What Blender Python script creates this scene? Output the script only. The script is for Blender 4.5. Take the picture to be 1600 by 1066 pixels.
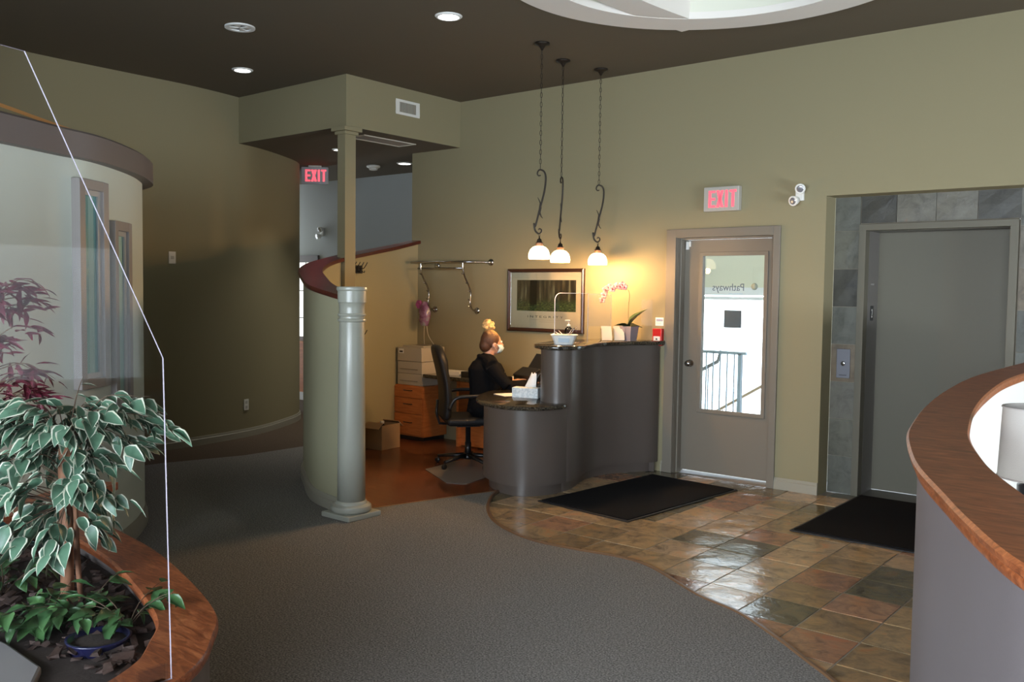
import bpy, bmesh, math, random
from mathutils import Vector, Matrix
C = bpy.context.scene
for o in list(bpy.data.objects): bpy.data.objects.remove(o)
COL = C.collection
PI = math.pi
R = random.Random(7)

# ------------------------------------------------------------------ camera
cam = bpy.data.cameras.new('camera'); camo = bpy.data.objects.new('camera', cam); COL.objects.link(camo)
cam.sensor_width = 36; cam.lens = 1420.6/1600*36; cam.clip_start = .05
rl, pt, yw = .01274, -.05407, -.6853
fwd = Vector((math.sin(yw)*math.cos(pt), math.cos(yw)*math.cos(pt), math.sin(pt)))
rt = Vector((math.cos(yw), -math.sin(yw), 0)); up = rt.cross(fwd)
r2 = math.cos(rl)*rt+math.sin(rl)*up; u2 = -math.sin(rl)*rt+math.cos(rl)*up
m = Matrix((r2, u2, -fwd)).transposed().to_4x4(); m.translation = Vector((0, 0, 1.628))
camo.matrix_world = m
C.camera = camo
C.view_settings.view_transform = 'Standard'; C.view_settings.look = 'None'
C.view_settings.gamma = 1; C.view_settings.use_curve_mapping = False
C.view_settings.exposure = 0.22

# ------------------------------------------------------------------ world and daylight
w = bpy.data.worlds.new('sky'); C.world = w; w.use_nodes = True
bg = w.node_tree.nodes['Background']; bg.inputs[0].default_value = (.80, .90, 1, 1); bg.inputs[1].default_value = 5.0

def area(name, loc, target, sx, sy, power, color):
    l = bpy.data.lights.new(name, 'AREA'); l.shape = 'RECTANGLE'; l.size = sx; l.size_y = sy
    l.energy = power; l.color = color
    o = bpy.data.objects.new(name, l); COL.objects.link(o); o.location = loc
    o.rotation_euler = (Vector(target)-Vector(loc)).to_track_quat('-Z', 'Y').to_euler()
    return o
DAY = (.80, .89, 1.0)
area('daylight_front_window', (-.9, -2.9, 1.75), (-2.4, 2.6, .0), 6.2, 1.9, 275, DAY).data.spread = 1.9
po = area('side_window_portal', (3.98, 2.75, 1.1), (0, 2.75, 1.1), 3.7, 1.75, 1, (1,1,1)); po.data.cycles.is_portal = True
area('daylight_side_window', (3.7, 4.3, .38), (-.5, 4.7, .75), 2.6, .66, 230, (.85, .93, 1))

# ------------------------------------------------------------------ helpers
class MB:
    def __init__(s): s.v = []; s.f = []; s.m = []; s.s = []
    def add(s, v, f, mi=0, sm=False):
        b = len(s.v); s.v += [tuple(p) for p in v]
        for q in f: s.f.append(tuple(b+i for i in q)); s.m.append(mi); s.s.append(sm)
        return s
    def box(s, x0, x1, y0, y1, z0, z1, mi=0):
        v = [(x0,y0,z0),(x1,y0,z0),(x1,y1,z0),(x0,y1,z0),(x0,y0,z1),(x1,y0,z1),(x1,y1,z1),(x0,y1,z1)]
        return s.add(v, [(0,3,2,1),(4,5,6,7),(0,1,5,4),(1,2,6,5),(2,3,7,6),(3,0,4,7)], mi)
    def obox(s, c, h, rz=0, mi=0, M=None):
        M = M or Matrix.Rotation(rz, 3, 'Z'); c = Vector(c)
        v = [c+M@Vector((a*h[0], b*h[1], d*h[2])) for d in (-1,1) for a,b in ((-1,-1),(1,-1),(1,1),(-1,1))]
        return s.add(v, [(0,3,2,1),(4,5,6,7),(0,1,5,4),(1,2,6,5),(2,3,7,6),(3,0,4,7)], mi)
    def prism(s, poly, z0, z1, mi=0, sm=False):
        n = len(poly)
        a = sum(poly[i][0]*poly[(i+1)%n][1]-poly[(i+1)%n][0]*poly[i][1] for i in range(n))
        if a < 0: poly = poly[::-1]
        v = [(p[0],p[1],z0) for p in poly]+[(p[0],p[1],z1) for p in poly]
        s.add(v, [tuple(range(n-1,-1,-1)), tuple(range(n,2*n))], mi)
        return s.add(v, [(i,(i+1)%n,n+(i+1)%n,n+i) for i in range(n)], mi, sm)
    def lathe(s, prof, c=(0,0,0), n=24, mi=0, sm=True, M=None):
        v = []; f = []; c = Vector(c)
        for r, z in prof:
            for k in range(n):
                p = Vector((r*math.cos(2*PI*k/n), r*math.sin(2*PI*k/n), z))
                v.append(c+(M@p if M else p))
        for j in range(len(prof)-1):
            for k in range(n):
                a = j*n+k; b = j*n+(k+1)%n; f.append((a, b, b+n, a+n))
        if prof[0][0] > 1e-6 and prof[0] != prof[-1]: s.add(v[:n], [tuple(range(n-1,-1,-1))], mi)
        if prof[-1][0] > 1e-6 and prof[0] != prof[-1]: s.add(v[-n:], [tuple(range(n))], mi)
        return s.add(v, f, mi, sm)
    def tube(s, pts, r, n=8, mi=0, closed=False, flat=1.0):
        P = [Vector(p) for p in pts]; N = len(P)
        rr = r if isinstance(r, (list, tuple)) else [r]*N
        t0 = (P[1]-P[0]).normalized(); up = Vector((0,0,1)) if abs(t0.z) < .9 else Vector((1,0,0))
        x = up.cross(t0).normalized(); v = []
        for i in range(N):
            a = P[i-1] if (i > 0 or closed) else P[i]; b = P[(i+1)%N] if (i < N-1 or closed) else P[i]
            t = (b-a).normalized(); x = (x-t*x.dot(t)).normalized(); y = t.cross(x)
            for k in range(n):
                an = 2*PI*k/n; v.append(P[i]+x*math.cos(an)*rr[i]+y*math.sin(an)*rr[i]*flat)
        f = []
        for i in range(N if closed else N-1):
            j = (i+1)%N
            for k in range(n): f.append((i*n+k, i*n+(k+1)%n, j*n+(k+1)%n, j*n+k))
        s.add(v, f, mi, True)
        if not closed:
            s.add(v[:n], [tuple(range(n-1,-1,-1))], mi); s.add(v[-n:], [tuple(range(n))], mi)
        return s
    def sweep(s, path, prof, zf=None, mi=0, sm=True, closed=False):
        """profile (offset to the left of the path, z) carried along a plan path"""
        N = len(path); k = len(prof); v = []
        for i in range(N):
            a = path[i-1] if (i > 0 or closed) else path[i]; b = path[(i+1)%N] if (i < N-1 or closed) else path[i]
            dx, dy = b[0]-a[0], b[1]-a[1]; L = math.hypot(dx, dy) or 1; nx, ny = -dy/L, dx/L
            dz = zf(i/(N-1)) if zf else 0
            for o, z in prof: v.append((path[i][0]+nx*o, path[i][1]+ny*o, z+dz if z > .2 or not zf else z))
        for j in range(k):
            s.add([], [], mi)
        f = []
        for i in range(N if closed else N-1):
            i2 = (i+1)%N
            for j in range(k):
                f.append((i*k+j, i*k+(j+1)%k, i2*k+(j+1)%k, i2*k+j))
        base = len(s.v); s.add(v, f, mi, False)
        if sm:
            pass
        if not closed:
            s.add(v[:k], [tuple(range(k-1,-1,-1))], mi); s.add(v[-k:], [tuple(range(k))], mi)
        return s
    def ball(s, c, r, n=16, mi=0, M=None):
        rx, ry, rz = r if isinstance(r, (tuple, list)) else (r,r,r)
        v = []; f = []; h = n//2; c = Vector(c)
        for j in range(1, h):
            th = PI*j/h
            for k in range(n):
                p = Vector((rx*math.sin(th)*math.cos(2*PI*k/n), ry*math.sin(th)*math.sin(2*PI*k/n), rz*math.cos(th)))
                v.append(c+(M@p if M else p))
        top = len(v); a = Vector((0,0,rz)); v.append(c+(M@a if M else a)); v.append(c-(M@a if M else a))
        for j in range(h-2):
            for k in range(n): f.append((j*n+k, (j+1)*n+k, (j+1)*n+(k+1)%n, j*n+(k+1)%n))
        for k in range(n): f.append((top, k, (k+1)%n)); f.append((top+1, (h-2)*n+(k+1)%n, (h-2)*n+k))
        return s.add(v, f, mi, True)
    def mesh(s, name, mats):
        me = bpy.data.meshes.new(name); me.from_pydata(s.v, [], s.f)
        me.polygons.foreach_set('material_index', s.m); me.polygons.foreach_set('use_smooth', s.s)
        for q in (mats if isinstance(mats, (list, tuple)) else [mats]): me.materials.append(q)
        me.update()
        b_ = bmesh.new(); b_.from_mesh(me); bmesh.ops.remove_doubles(b_, verts=b_.verts, dist=1e-6); bmesh.ops.recalc_face_normals(b_, faces=b_.faces); b_.to_mesh(me); b_.free()
        return me
    def build(s, name, mats, parent=None, bevel=0, auto=False, seg=2):
        o = bpy.data.objects.new(name, s.mesh(name, mats)); COL.objects.link(o)
        if parent: o.parent = parent
        if auto:
            o.data.shade_smooth(); o.data.set_sharp_from_angle(angle=math.radians(35))
        if bevel:
            b = o.modifiers.new('bevel', 'BEVEL'); b.width = bevel; b.segments = seg; b.limit_method = 'ANGLE'
        return o
def tag(o, label=None, cat=None, group=None, kind=None):
    if label: o['label'] = label
    if cat: o['category'] = cat
    if group: o['group'] = group
    if kind: o['kind'] = kind
    return o
def thing(name, label, cat, loc=(0,0,0), rz=0, group=None):
    o = bpy.data.objects.new(name, None); COL.objects.link(o); o.empty_display_size = .05
    o.location = loc; o.rotation_euler = (0,0,rz)
    return tag(o, label, cat, group)
def struct(name, mb, mats, parent=None, **k):
    o = mb.build(name, mats, parent, **k)
    if not parent: o['kind'] = 'structure'
    return o
def spline(pts, k=8, closed=False):
    P = [Vector(p) for p in pts]; N = len(P); out = []
    for i in range(N if closed else N-1):
        p0 = P[i-1] if (i > 0 or closed) else P[0]*2-P[1]
        p1 = P[i]; p2 = P[(i+1)%N]; p3 = P[(i+2)%N] if (i+2 < N or closed) else P[-1]*2-P[-2]
        for j in range(k):
            t = j/k
            out.append(.5*((2*p1)+(p2-p0)*t+(2*p0-5*p1+4*p2-p3)*t*t+(3*p1-p0-3*p2+p3)*t**3))
    if not closed: out.append(P[-1])
    return out
def sp2(pts, k=8, closed=False): return [(p.x, p.y) for p in spline([(a, b, 0) for a, b in pts], k, closed)]
def offset(path, d):
    out = []; N = len(path)
    for i in range(N):
        a = path[max(i-1, 0)]; b = path[min(i+1, N-1)]
        dx, dy = b[0]-a[0], b[1]-a[1]; L = math.hypot(dx, dy) or 1
        out.append((path[i][0]-dy/L*d, path[i][1]+dx/L*d))
    return out
def circ(cx, cy, r, n=64, a0=0, a1=2*PI):
    full = abs(a1-a0-2*PI) < 1e-6
    return [(cx+r*math.cos(a0+(a1-a0)*i/(n if full else n-1)), cy+r*math.sin(a0+(a1-a0)*i/(n if full else n-1))) for i in range(n)]
def text(body, size, mat, loc, rot, name, parent, depth=.0015, mirror=False, align='CENTER', sx=1, bold=0):
    cu = bpy.data.curves.new('t', 'FONT'); cu.body = body; cu.size = size; cu.align_x = align; cu.extrude = depth
    cu.offset = bold
    o = bpy.data.objects.new('t', cu); COL.objects.link(o)
    dg = bpy.context.evaluated_depsgraph_get(); me = bpy.data.meshes.new_from_object(o.evaluated_get(dg))
    bpy.data.objects.remove(o)
    me.materials.clear(); me.materials.append(mat)
    k = bpy.data.objects.new(name, me); COL.objects.link(k)
    k.location = loc; k.rotation_euler = rot; k.scale = (-sx if mirror else sx, 1, 1)
    if parent: k.parent = parent
    return k

# ------------------------------------------------------------------ materials
def node_mat(name):
    m = bpy.data.materials.new(name); m.use_nodes = True
    nt = m.node_tree; b = nt.nodes['Principled BSDF']; return m, nt, b
def rgb(h):
    c = [int(h[i:i+2], 16)/255 for i in (0,2,4)]
    return tuple((x/12.92 if x < .04045 else ((x+.055)/1.055)**2.4) for x in c)+(1,)
def mat(name, color, rough=.6, metal=0, bump=0, scale=200, spec=.5, vary=0, vscale=8):
    m, nt, b = node_mat(name)
    col = rgb(color) if isinstance(color, str) else tuple(color)+(1,)
    b.inputs['Base Color'].default_value = col; b.inputs['Roughness'].default_value = rough
    b.inputs['Metallic'].default_value = metal; b.inputs['Specular IOR Level'].default_value = spec
    tc = nt.nodes.new('ShaderNodeTexCoord')
    if bump:
        n = nt.nodes.new('ShaderNodeTexNoise'); n.inputs['Scale'].default_value = scale; n.inputs['Detail'].default_value = 3
        nt.links.new(tc.outputs['Object'], n.inputs['Vector'])
        bp = nt.nodes.new('ShaderNodeBump'); bp.inputs['Strength'].default_value = bump; bp.inputs['Distance'].default_value = .002
        nt.links.new(n.outputs['Fac'], bp.inputs['Height']); nt.links.new(bp.outputs[0], b.inputs['Normal'])
    if vary:
        n = nt.nodes.new('ShaderNodeTexNoise'); n.inputs['Scale'].default_value = vscale; n.inputs['Detail'].default_value = 4
        nt.links.new(tc.outputs['Object'], n.inputs['Vector'])
        r = nt.nodes.new('ShaderNodeValToRGB')
        r.color_ramp.elements[0].position = .3; r.color_ramp.elements[1].position = .7
        r.color_ramp.elements[0].color = tuple(x*(1-vary) for x in col[:3])+(1,)
        r.color_ramp.elements[1].color = tuple(min(1, x*(1+vary)) for x in col[:3])+(1,)
        nt.links.new(n.outputs['Fac'], r.inputs[0]); nt.links.new(r.outputs[0], b.inputs['Base Color'])
    return m
def emit(name, color, strength):
    m, nt, b = node_mat(name)
    b.inputs['Base Color'].default_value = tuple(color)+(1,)
    b.inputs['Emission Color'].default_value = tuple(color)+(1,); b.inputs['Emission Strength'].default_value = strength
    return m
def glass(name, tint=(1,1,1), refl=1.0, rough=.0):
    m = bpy.data.materials.new(name); m.use_nodes = True; nt = m.node_tree; nt.nodes.clear()
    out = nt.nodes.new('ShaderNodeOutputMaterial'); mx = nt.nodes.new('ShaderNodeMixShader')
    t = nt.nodes.new('ShaderNodeBsdfTransparent'); g = nt.nodes.new('ShaderNodeBsdfGlossy')
    t.inputs[0].default_value = tuple(tint)+(1,); g.inputs['Roughness'].default_value = rough
    f = nt.nodes.new('ShaderNodeFresnel'); f.inputs[0].default_value = 1.5
    mu = nt.nodes.new('ShaderNodeMath'); mu.operation = 'MULTIPLY'; mu.inputs[1].default_value = refl; mu.use_clamp = True
    nt.links.new(f.outputs[0], mu.inputs[0]); nt.links.new(mu.outputs[0], mx.inputs[0])
    nt.links.new(t.outputs[0], mx.inputs[1]); nt.links.new(g.outputs[0], mx.inputs[2]); nt.links.new(mx.outputs[0], out.inputs[0])
    return m
def ramp_mat(name, stops, scale=5, detail=6, rough=.5, stretch=(1,1,1), distort=0, bump=0, bdist=.003, spec=.5, rand=False, coat=0, nrough=.6):
    m, nt, b = node_mat(name)
    tc = nt.nodes.new('ShaderNodeTexCoord'); mp = nt.nodes.new('ShaderNodeMapping'); mp.inputs['Scale'].default_value = stretch
    nt.links.new(tc.outputs['Object'], mp.inputs[0])
    n = nt.nodes.new('ShaderNodeTexNoise'); n.inputs['Scale'].default_value = scale; n.inputs['Detail'].default_value = detail
    n.inputs['Distortion'].default_value = distort; n.inputs['Roughness'].default_value = nrough
    if rand:
        oi = nt.nodes.new('ShaderNodeObjectInfo'); va = nt.nodes.new('ShaderNodeVectorMath'); va.operation = 'ADD'
        ml = nt.nodes.new('ShaderNodeMath'); ml.operation = 'MULTIPLY'; ml.inputs[1].default_value = 53
        nt.links.new(oi.outputs['Random'], ml.inputs[0]); nt.links.new(mp.outputs[0], va.inputs[0]); nt.links.new(ml.outputs[0], va.inputs[1])
        nt.links.new(va.outputs[0], n.inputs['Vector'])
    else: nt.links.new(mp.outputs[0], n.inputs['Vector'])
    r = nt.nodes.new('ShaderNodeValToRGB'); cr = r.color_ramp
    while len(cr.elements) < len(stops): cr.elements.new(.5)
    for e, (p, c) in zip(cr.elements, stops): e.position = p; e.color = rgb(c) if isinstance(c, str) else tuple(c)+(1,)
    nt.links.new(n.outputs['Fac'], r.inputs[0]); nt.links.new(r.outputs[0], b.inputs['Base Color'])
    b.inputs['Roughness'].default_value = rough; b.inputs['Specular IOR Level'].default_value = spec
    b.inputs['Coat Weight'].default_value = coat; b.inputs['Coat Roughness'].default_value = .15
    if bump:
        bp = nt.nodes.new('ShaderNodeBump'); bp.inputs['Strength'].default_value = bump; bp.inputs['Distance'].default_value = bdist
        nt.links.new(n.outputs['Fac'], bp.inputs['Height']); nt.links.new(bp.outputs[0], b.inputs['Normal'])
    return m
WALL = mat('wall_paint', (.27, .236, .142), .75, bump=.15, scale=120, spec=.2)
WALLBLUE = mat('corridor_paint', (.46, .48, .47), .75, bump=.1, scale=120, spec=.2)
WALLPALE = mat('round_room_paint', (.62, .66, .58), .7, bump=.1, scale=120, spec=.25)
CEIL = mat('ceiling_paint', (.135, .112, .082), .85, bump=.1, scale=90, spec=.1)
TRIM = mat('trim_paint', (.31, .29, .23), .4, spec=.5)
TAUPE = mat('taupe_paint', (.165, .138, .128), .5, spec=.4)
DOORP = mat('door_paint', (.185, .163, .130), .42, spec=.4)
ELEV = mat('elevator_paint', (.118, .108, .080), .5, spec=.35)
COLM = mat('column_paint', (.37, .375, .32), .28, spec=.6)
WHITE = mat('white_paint', (.82, .82, .80), .6)
WHITEP = mat('white_plastic', (.75, .74, .70), .35)
DESKP = mat('desk_laminate', (.098, .080, .069), .33, spec=.5, bump=.05, scale=300)
BLACK = mat('black_plastic', (.012, .012, .013), .35)
LEATHER = mat('black_leather', (.010, .010, .011), .5, bump=.6, scale=60, spec=.3)
CLOTH = mat('black_cloth', (.006, .006, .007), .95, bump=.4, scale=250, spec=.1)
CHROME = mat('chrome', (.42, .42, .42), .18, 1)
BRONZE = mat('bronze', (.035, .028, .022), .42, .7)
COPPER = mat('copper_fitting', (.45, .22, .12), .4, .6)
CHERRY = ramp_mat('cherry_veneer', [(.3, (.40,.115,.03)), (.7, (.58,.20,.055))], 3, 5, .38, (2, 2, 14))
CAPW = ramp_mat('stained_oak_cap', [(.3, (.11,.026,.009)), (.5, (.30,.082,.028)), (.68, (.50,.165,.06))], 5, 9, .34, (1.6, 7, 8), 1.4, spec=.4, nrough=.7)
CAPD = ramp_mat('dark_stained_cap', [(.25, (.035,.009,.007)), (.75, (.13,.030,.020))], 5, 8, .3, (2.2, 6, 8), .8, spec=.6)
PLANK = ramp_mat('floor_plank', [(.3, (.065,.018,.009)), (.5, (.15,.047,.020)), (.7, (.24,.085,.036))], 3, 6, .26, (1.6, 16, 6), .4, spec=.45, rand=True)
GRANITE = ramp_mat('granite', [(.35, (.012,.011,.009)), (.5, (.035,.030,.022)), (.62, (.10,.085,.06))], 95, 4, .1, spec=.6)
CARPET = ramp_mat('carpet', [(.32, (.09,.088,.083)), (.5, (.20,.194,.184)), (.68, (.34,.33,.31))], 115, 3, .98, spec=.05, bump=.6, bdist=.004)
CARPETB = ramp_mat('brown_carpet_shadow_edge', [(.3, (.07,.052,.04)), (.7, (.15,.115,.085))], 130, 3, .98, spec=.05, bump=.6, bdist=.004)
MATB = mat('mat_rubber_pile', (.008, .008, .009), .95, bump=.5, scale=220, spec=.1)
GROUT = mat('grout', (.24, .20, .15), .8, bump=.3, scale=150)
def slate(name, wall=False):
    m, nt, b = node_mat(name)
    tc = nt.nodes.new('ShaderNodeTexCoord'); oi = nt.nodes.new('ShaderNodeObjectInfo')
    ml = nt.nodes.new('ShaderNodeMath'); ml.operation = 'MULTIPLY'; ml.inputs[1].default_value = 91
    va = nt.nodes.new('ShaderNodeVectorMath'); va.operation = 'ADD'
    nt.links.new(oi.outputs['Random'], ml.inputs[0]); nt.links.new(tc.outputs['Object'], va.inputs[0]); nt.links.new(ml.outputs[0], va.inputs[1])
    base = nt.nodes.new('ShaderNodeValToRGB'); base.color_ramp.interpolation = 'CONSTANT'
    if wall: cols = [(.098,.094,.070),(.12,.10,.072),(.038,.035,.026),(.105,.105,.085),(.135,.10,.062),(.09,.09,.072),(.066,.066,.052),(.115,.108,.085)]
    else: cols = [(.48,.34,.19),(.34,.235,.13),(.46,.27,.17),(.20,.165,.10),(.42,.30,.17),(.54,.39,.25),(.15,.135,.09),(.38,.21,.13),(.36,.26,.15),(.50,.38,.25)]
    while len(base.color_ramp.elements) < len(cols): base.color_ramp.elements.new(.5)
    for i, (e, c) in enumerate(zip(base.color_ramp.elements, cols)): e.position = i/len(cols); e.color = c+(1,)
    nt.links.new(oi.outputs['Random'], base.inputs[0])
    n = nt.nodes.new('ShaderNodeTexNoise'); n.inputs['Scale'].default_value = 7.5; n.inputs['Detail'].default_value = 9; n.inputs['Roughness'].default_value = .68; n.inputs['Distortion'].default_value = .8
    nt.links.new(va.outputs[0], n.inputs['Vector'])
    r2_ = nt.nodes.new('ShaderNodeValToRGB')
    st = [(.30, (.34,.32,.29)), (.46, (.72,.70,.66)), (.58, (.98,.90,.76)), (.70, (1.2,.78,.58))] if not wall else [(.3, (.5,.5,.5)), (.5, (1,1,1)), (.66, (1.2,1.2,1.2)), (.74, (1.6,1.0,.7))]
    while len(r2_.color_ramp.elements) < 4: r2_.color_ramp.elements.new(.5)
    for e, (p, c) in zip(r2_.color_ramp.elements, st): e.position = p; e.color = c+(1,)
    nt.links.new(n.outputs['Fac'], r2_.inputs[0])
    mx = nt.nodes.new('ShaderNodeMix'); mx.data_type = 'RGBA'; mx.blend_type = 'MULTIPLY'; mx.inputs['Factor'].default_value = 1
    nt.links.new(base.outputs[0], mx.inputs['A']); nt.links.new(r2_.outputs[0], mx.inputs['B']); nt.links.new(mx.outputs['Result'], b.inputs['Base Color'])
    n2 = nt.nodes.new('ShaderNodeTexNoise'); n2.inputs['Scale'].default_value = 18; n2.inputs['Detail'].default_value = 7; n2.inputs['Distortion'].default_value = 1.5
    nt.links.new(va.outputs[0], n2.inputs['Vector'])
    bp = nt.nodes.new('ShaderNodeBump'); bp.inputs['Strength'].default_value = .42; bp.inputs['Distance'].default_value = .004
    nt.links.new(n2.outputs['Fac'], bp.inputs['Height']); nt.links.new(bp.outputs[0], b.inputs['Normal'])
    b.inputs['Roughness'].default_value = .13 if not wall else .45; b.inputs['Specular IOR Level'].default_value = .5
    return m
SLATE = slate('slate_floor'); SLATEW = slate('slate_wall', True)
PANE2 = glass('tinted_glass', (.8,.95,.98), .35)
PANE = glass('window_glass', (.97,.99,.98)); ACRYL = glass('acrylic', (.94,.94,.95), .25)

# ------------------------------------------------------------------ shell
Z = 3.655; W = 7.285; ZL = 3.17
struct('floor', MB().box(-12.5, 4.2, -3.2, 10, -.12, -.03), mat('subfloor', (.2,.18,.15), .9)); FLOOR = bpy.data.objects['floor']
# carpet edge curve against the slate
EDGE = sp2([(-4.72,5.62), (-4.62,5.42), (-4.40,5.12), (-4.15,4.88), (-3.90,4.73), (-3.585,4.63), (-3.256,4.645), (-2.95,4.69), (-2.70,4.64), (-2.26,4.38), (-1.973,4.27), (-1.684,4.07), (-1.479,3.906), (-1.317,3.774), (-1.1,3.55), (-.8,3.1), (-.5,2.4)], 6)
carpet_poly = EDGE+[(-.4,1.0), (4.0,1.0), (4.0,-3.0), (-8.1,-3.0), (-7.95,2.6), (-7.75,4.4), (-7.55,5.15), (-7.55,5.9), (-7.7,6.6), (-8.2,7.28), (-9.5,8.3), (-8.4,8.3), (-7.42,7.4), (-7.37,6.9), (-7.20,6.35), (-6.97,5.78), (-6.81,5.36), (-6.50,5.03), (-6.05,4.74), (-5.5,4.45), (-5.04,4.33), (-5.03,4.5), (-4.83,5.25)]
carpet_poly = [p if isinstance(p, tuple) else tuple(p) for p in carpet_poly]
struct('carpet', MB().prism(carpet_poly, -.029, .008), CARPET, FLOOR)
shadow_edge = [(-7.95,2.6), (-7.75,4.4), (-7.55,5.15), (-7.55,5.9), (-7.7,6.6), (-8.2,7.28), (-9.5,8.3), (-12,8.4), (-12,7.9), (-9.2,7.0), (-8.8,6.45), (-8.5,5.85), (-8.37,5.15), (-8.35,4.4), (-8.35,3.5), (-8.3,2.6)]
struct('carpet_shadow_edge', MB().prism(shadow_edge, -.029, .007), CARPETB, FLOOR)  # low wall's shadow boundary painted in as a band of browner carpet
struct('grout_bed', MB().prism([(-5.3,5.3), (-4.72,5.62), (-4.4,7.27), (-.9,7.9), (4,7.9), (4,1.01), (-.4,1.01)]+EDGE[::-1][:-1], -.029, -.004), GROUT, FLOOR)
# edging strip between carpet and slate
struct('edging_strip', MB().sweep(EDGE, [(-.012,.0), (-.012,.010), (-.006,.016), (.008,.016), (.014,.009), (.014,.0)]), mat('edging_metal', (.16,.085,.045), .35), FLOOR)
struct('edging_strip', MB().sweep([(-5.03,4.5), (-4.83,5.25), (-4.72,5.62)], [(-.008,.0), (-.008,.010), (.008,.010), (.008,.0)]), mat('brass_strip', (.45,.26,.13), .3, .6), FLOOR)
# slate tiles
def tile_mesh(seed, w_, h_, t, mats):
    rr = random.Random(seed); mb = MB(); n = 4; v = []
    for j in range(n):
        for i in range(n):
            x = -w_/2+w_*i/(n-1); y = -h_/2+h_*j/(n-1)
            e = i in (0, n-1) or j in (0, n-1)
            v.append((x+(rr.uniform(-.002,.002) if e else 0), y+(rr.uniform(-.002,.002) if e else 0), (-.002 if e else 0)+rr.uniform(-.0012,.0012)))
    f = [(j*n+i, j*n+i+1, (j+1)*n+i+1, (j+1)*n+i) for j in range(n-1) for i in range(n-1)]
    ring = [i for i in range(n)]+[j*n+n-1 for j in range(1, n)]+[(n-1)*n+i for i in range(n-2, -1, -1)]+[j*n for j in range(n-2, 0, -1)]
    b = len(v); v += [(v[i][0], v[i][1], -t) for i in ring]; k = len(ring)
    f += [(ring[i], b+i, b+(i+1)%k, ring[(i+1)%k]) for i in range(k)]
    mb.add(v, f); return mb.mesh('tile', mats)
TM = [tile_mesh(i, .304, .322, .02, SLATE) for i in range(8)]
def inside(p, poly):
    c = False; n = len(poly)
    for i in range(n):
        a, b = poly[i], poly[(i+1)%n]
        if (a[1] > p[1]) != (b[1] > p[1]) and p[0] < (b[0]-a[0])*(p[1]-a[1])/(b[1]-a[1])+a[0]: c = not c
    return c
slate_reg = EDGE+[(-.4,1.0), (-.2,7.79), (-2.7,7.79), (-2.7,7.27), (-4.6,7.27), (-4.75,6.3)]
for i in range(-1, 13):
    for j in range(-9, 12):
        x = -1.375+.3145-.3145*i-.157; y = 4.302+.333*j-.1665
        if y > 7.30 and x < -2.7: continue
        if y+.16 > 7.80 or x > -.25: continue
        if any(inside((x+a, y+b), slate_reg) for a in (-.15, 0, .15) for b in (-.16, 0, .16)):
            if x > -.6 and y < 2.2: continue
            o = bpy.data.objects.new('tile', R.choice(TM)); COL.objects.link(o); o.parent = FLOOR
            o.location = (x, y, .001+R.uniform(-.001, .0008)); o.rotation_euler = (R.uniform(-.004,.004), R.uniform(-.004,.004), R.choice((0, PI)))
# wood planks behind the desk
pm = []
for L in (1.22, .8, .42):
    pm.append((L, MB().box(-L/2+.001, L/2-.001, -.0465, .0465, -.01, 0).mesh('plank', PLANK)))
def wood_left(y):
    pts = [(-5.05,4.4), (-6.0,4.80), (-6.66,5.30), (-6.93,5.75), (-7.15,6.35), (-7.32,6.9), (-7.34,7.27)]
    for a, b in zip(pts, pts[1:]):
        if a[1] <= y <= b[1]: return a[0]+(b[0]-a[0])*(y-a[1])/(b[1]-a[1])
    return -7.38
def wood_right(y):
    if y < 5.25: return -5.03+(y-4.48)*.26
    return -4.83+(y-5.25)*.3 if y < 5.62 else -4.55
y = 4.56
row = 0
while y < 7.26:
    xl, xr = wood_left(y), wood_right(y); x = xl; L, me = pm[row % 3]
    if xr-xl > .1:
        while x < xr-.02:
            L, me = R.choice(pm)
            if x+L > xr: 
                L2 = xr-x; me = MB().box(-L2/2+.001, L2/2-.001, -.0465, .0465, -.01, 0).mesh('plank', PLANK); L = L2
            o = bpy.data.objects.new('plank', me); COL.objects.link(o); o.parent = FLOOR; o.location = (x+L/2, y, .004)
            x += L
    y += .094; row += 1
struct('wood_underlay', MB().prism([(-5.03,4.5), (-6.0,4.78), (-6.70,5.30), (-6.95,5.75), (-7.18,6.35), (-7.35,6.9), (-7.38,7.27), (-4.4,7.27), (-4.55,5.9), (-4.72,5.62), (-4.83,5.25)], -.029, -.0065), mat('underlay', (.04,.02,.012), .8), FLOOR)

# ceiling with the round recess cut out
RC = (-2.65, 5.13)
cir = circ(*RC, 1.20, 64)
def ceiling_mesh():
    mb = MB(); n = 64
    # a plate around the circle: connect circle to a square, then plates outside
    sq = []
    for i in range(n):
        a = 2*PI*i/n; dx, dy = math.cos(a), math.sin(a); k = 1.6/max(abs(dx), abs(dy)); sq.append((RC[0]+dx*k, RC[1]+dy*k))
    v = [(p[0], p[1], Z) for p in cir]+[(p[0], p[1], Z) for p in sq]+[(p[0], p[1], Z+.1) for p in cir]+[(p[0], p[1], Z+.1) for p in sq]
    f = [(i, n+i, n+(i+1)%n, (i+1)%n)[::-1] for i in range(n)]+[(2*n+i, 3*n+i, 3*n+(i+1)%n, 2*n+(i+1)%n) for i in range(n)]
    mb.add(v, f)
    x0, x1, y0, y1 = RC[0]-1.6, RC[0]+1.6, RC[1]-1.6, RC[1]+1.6
    mb.box(-12.5, x0, -3.2, 8.7, Z, Z+.1); mb.box(x1, 4.2, -3.2, 8.7, Z, Z+.1)
    mb.box(x0, x1, -3.2, y0, Z, Z+.1); mb.box(x0, x1, y1, 8.7, Z, Z+.1)
    return mb
struct('ceiling', ceiling_mesh(), CEIL); CEILO = bpy.data.objects['ceiling']
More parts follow.
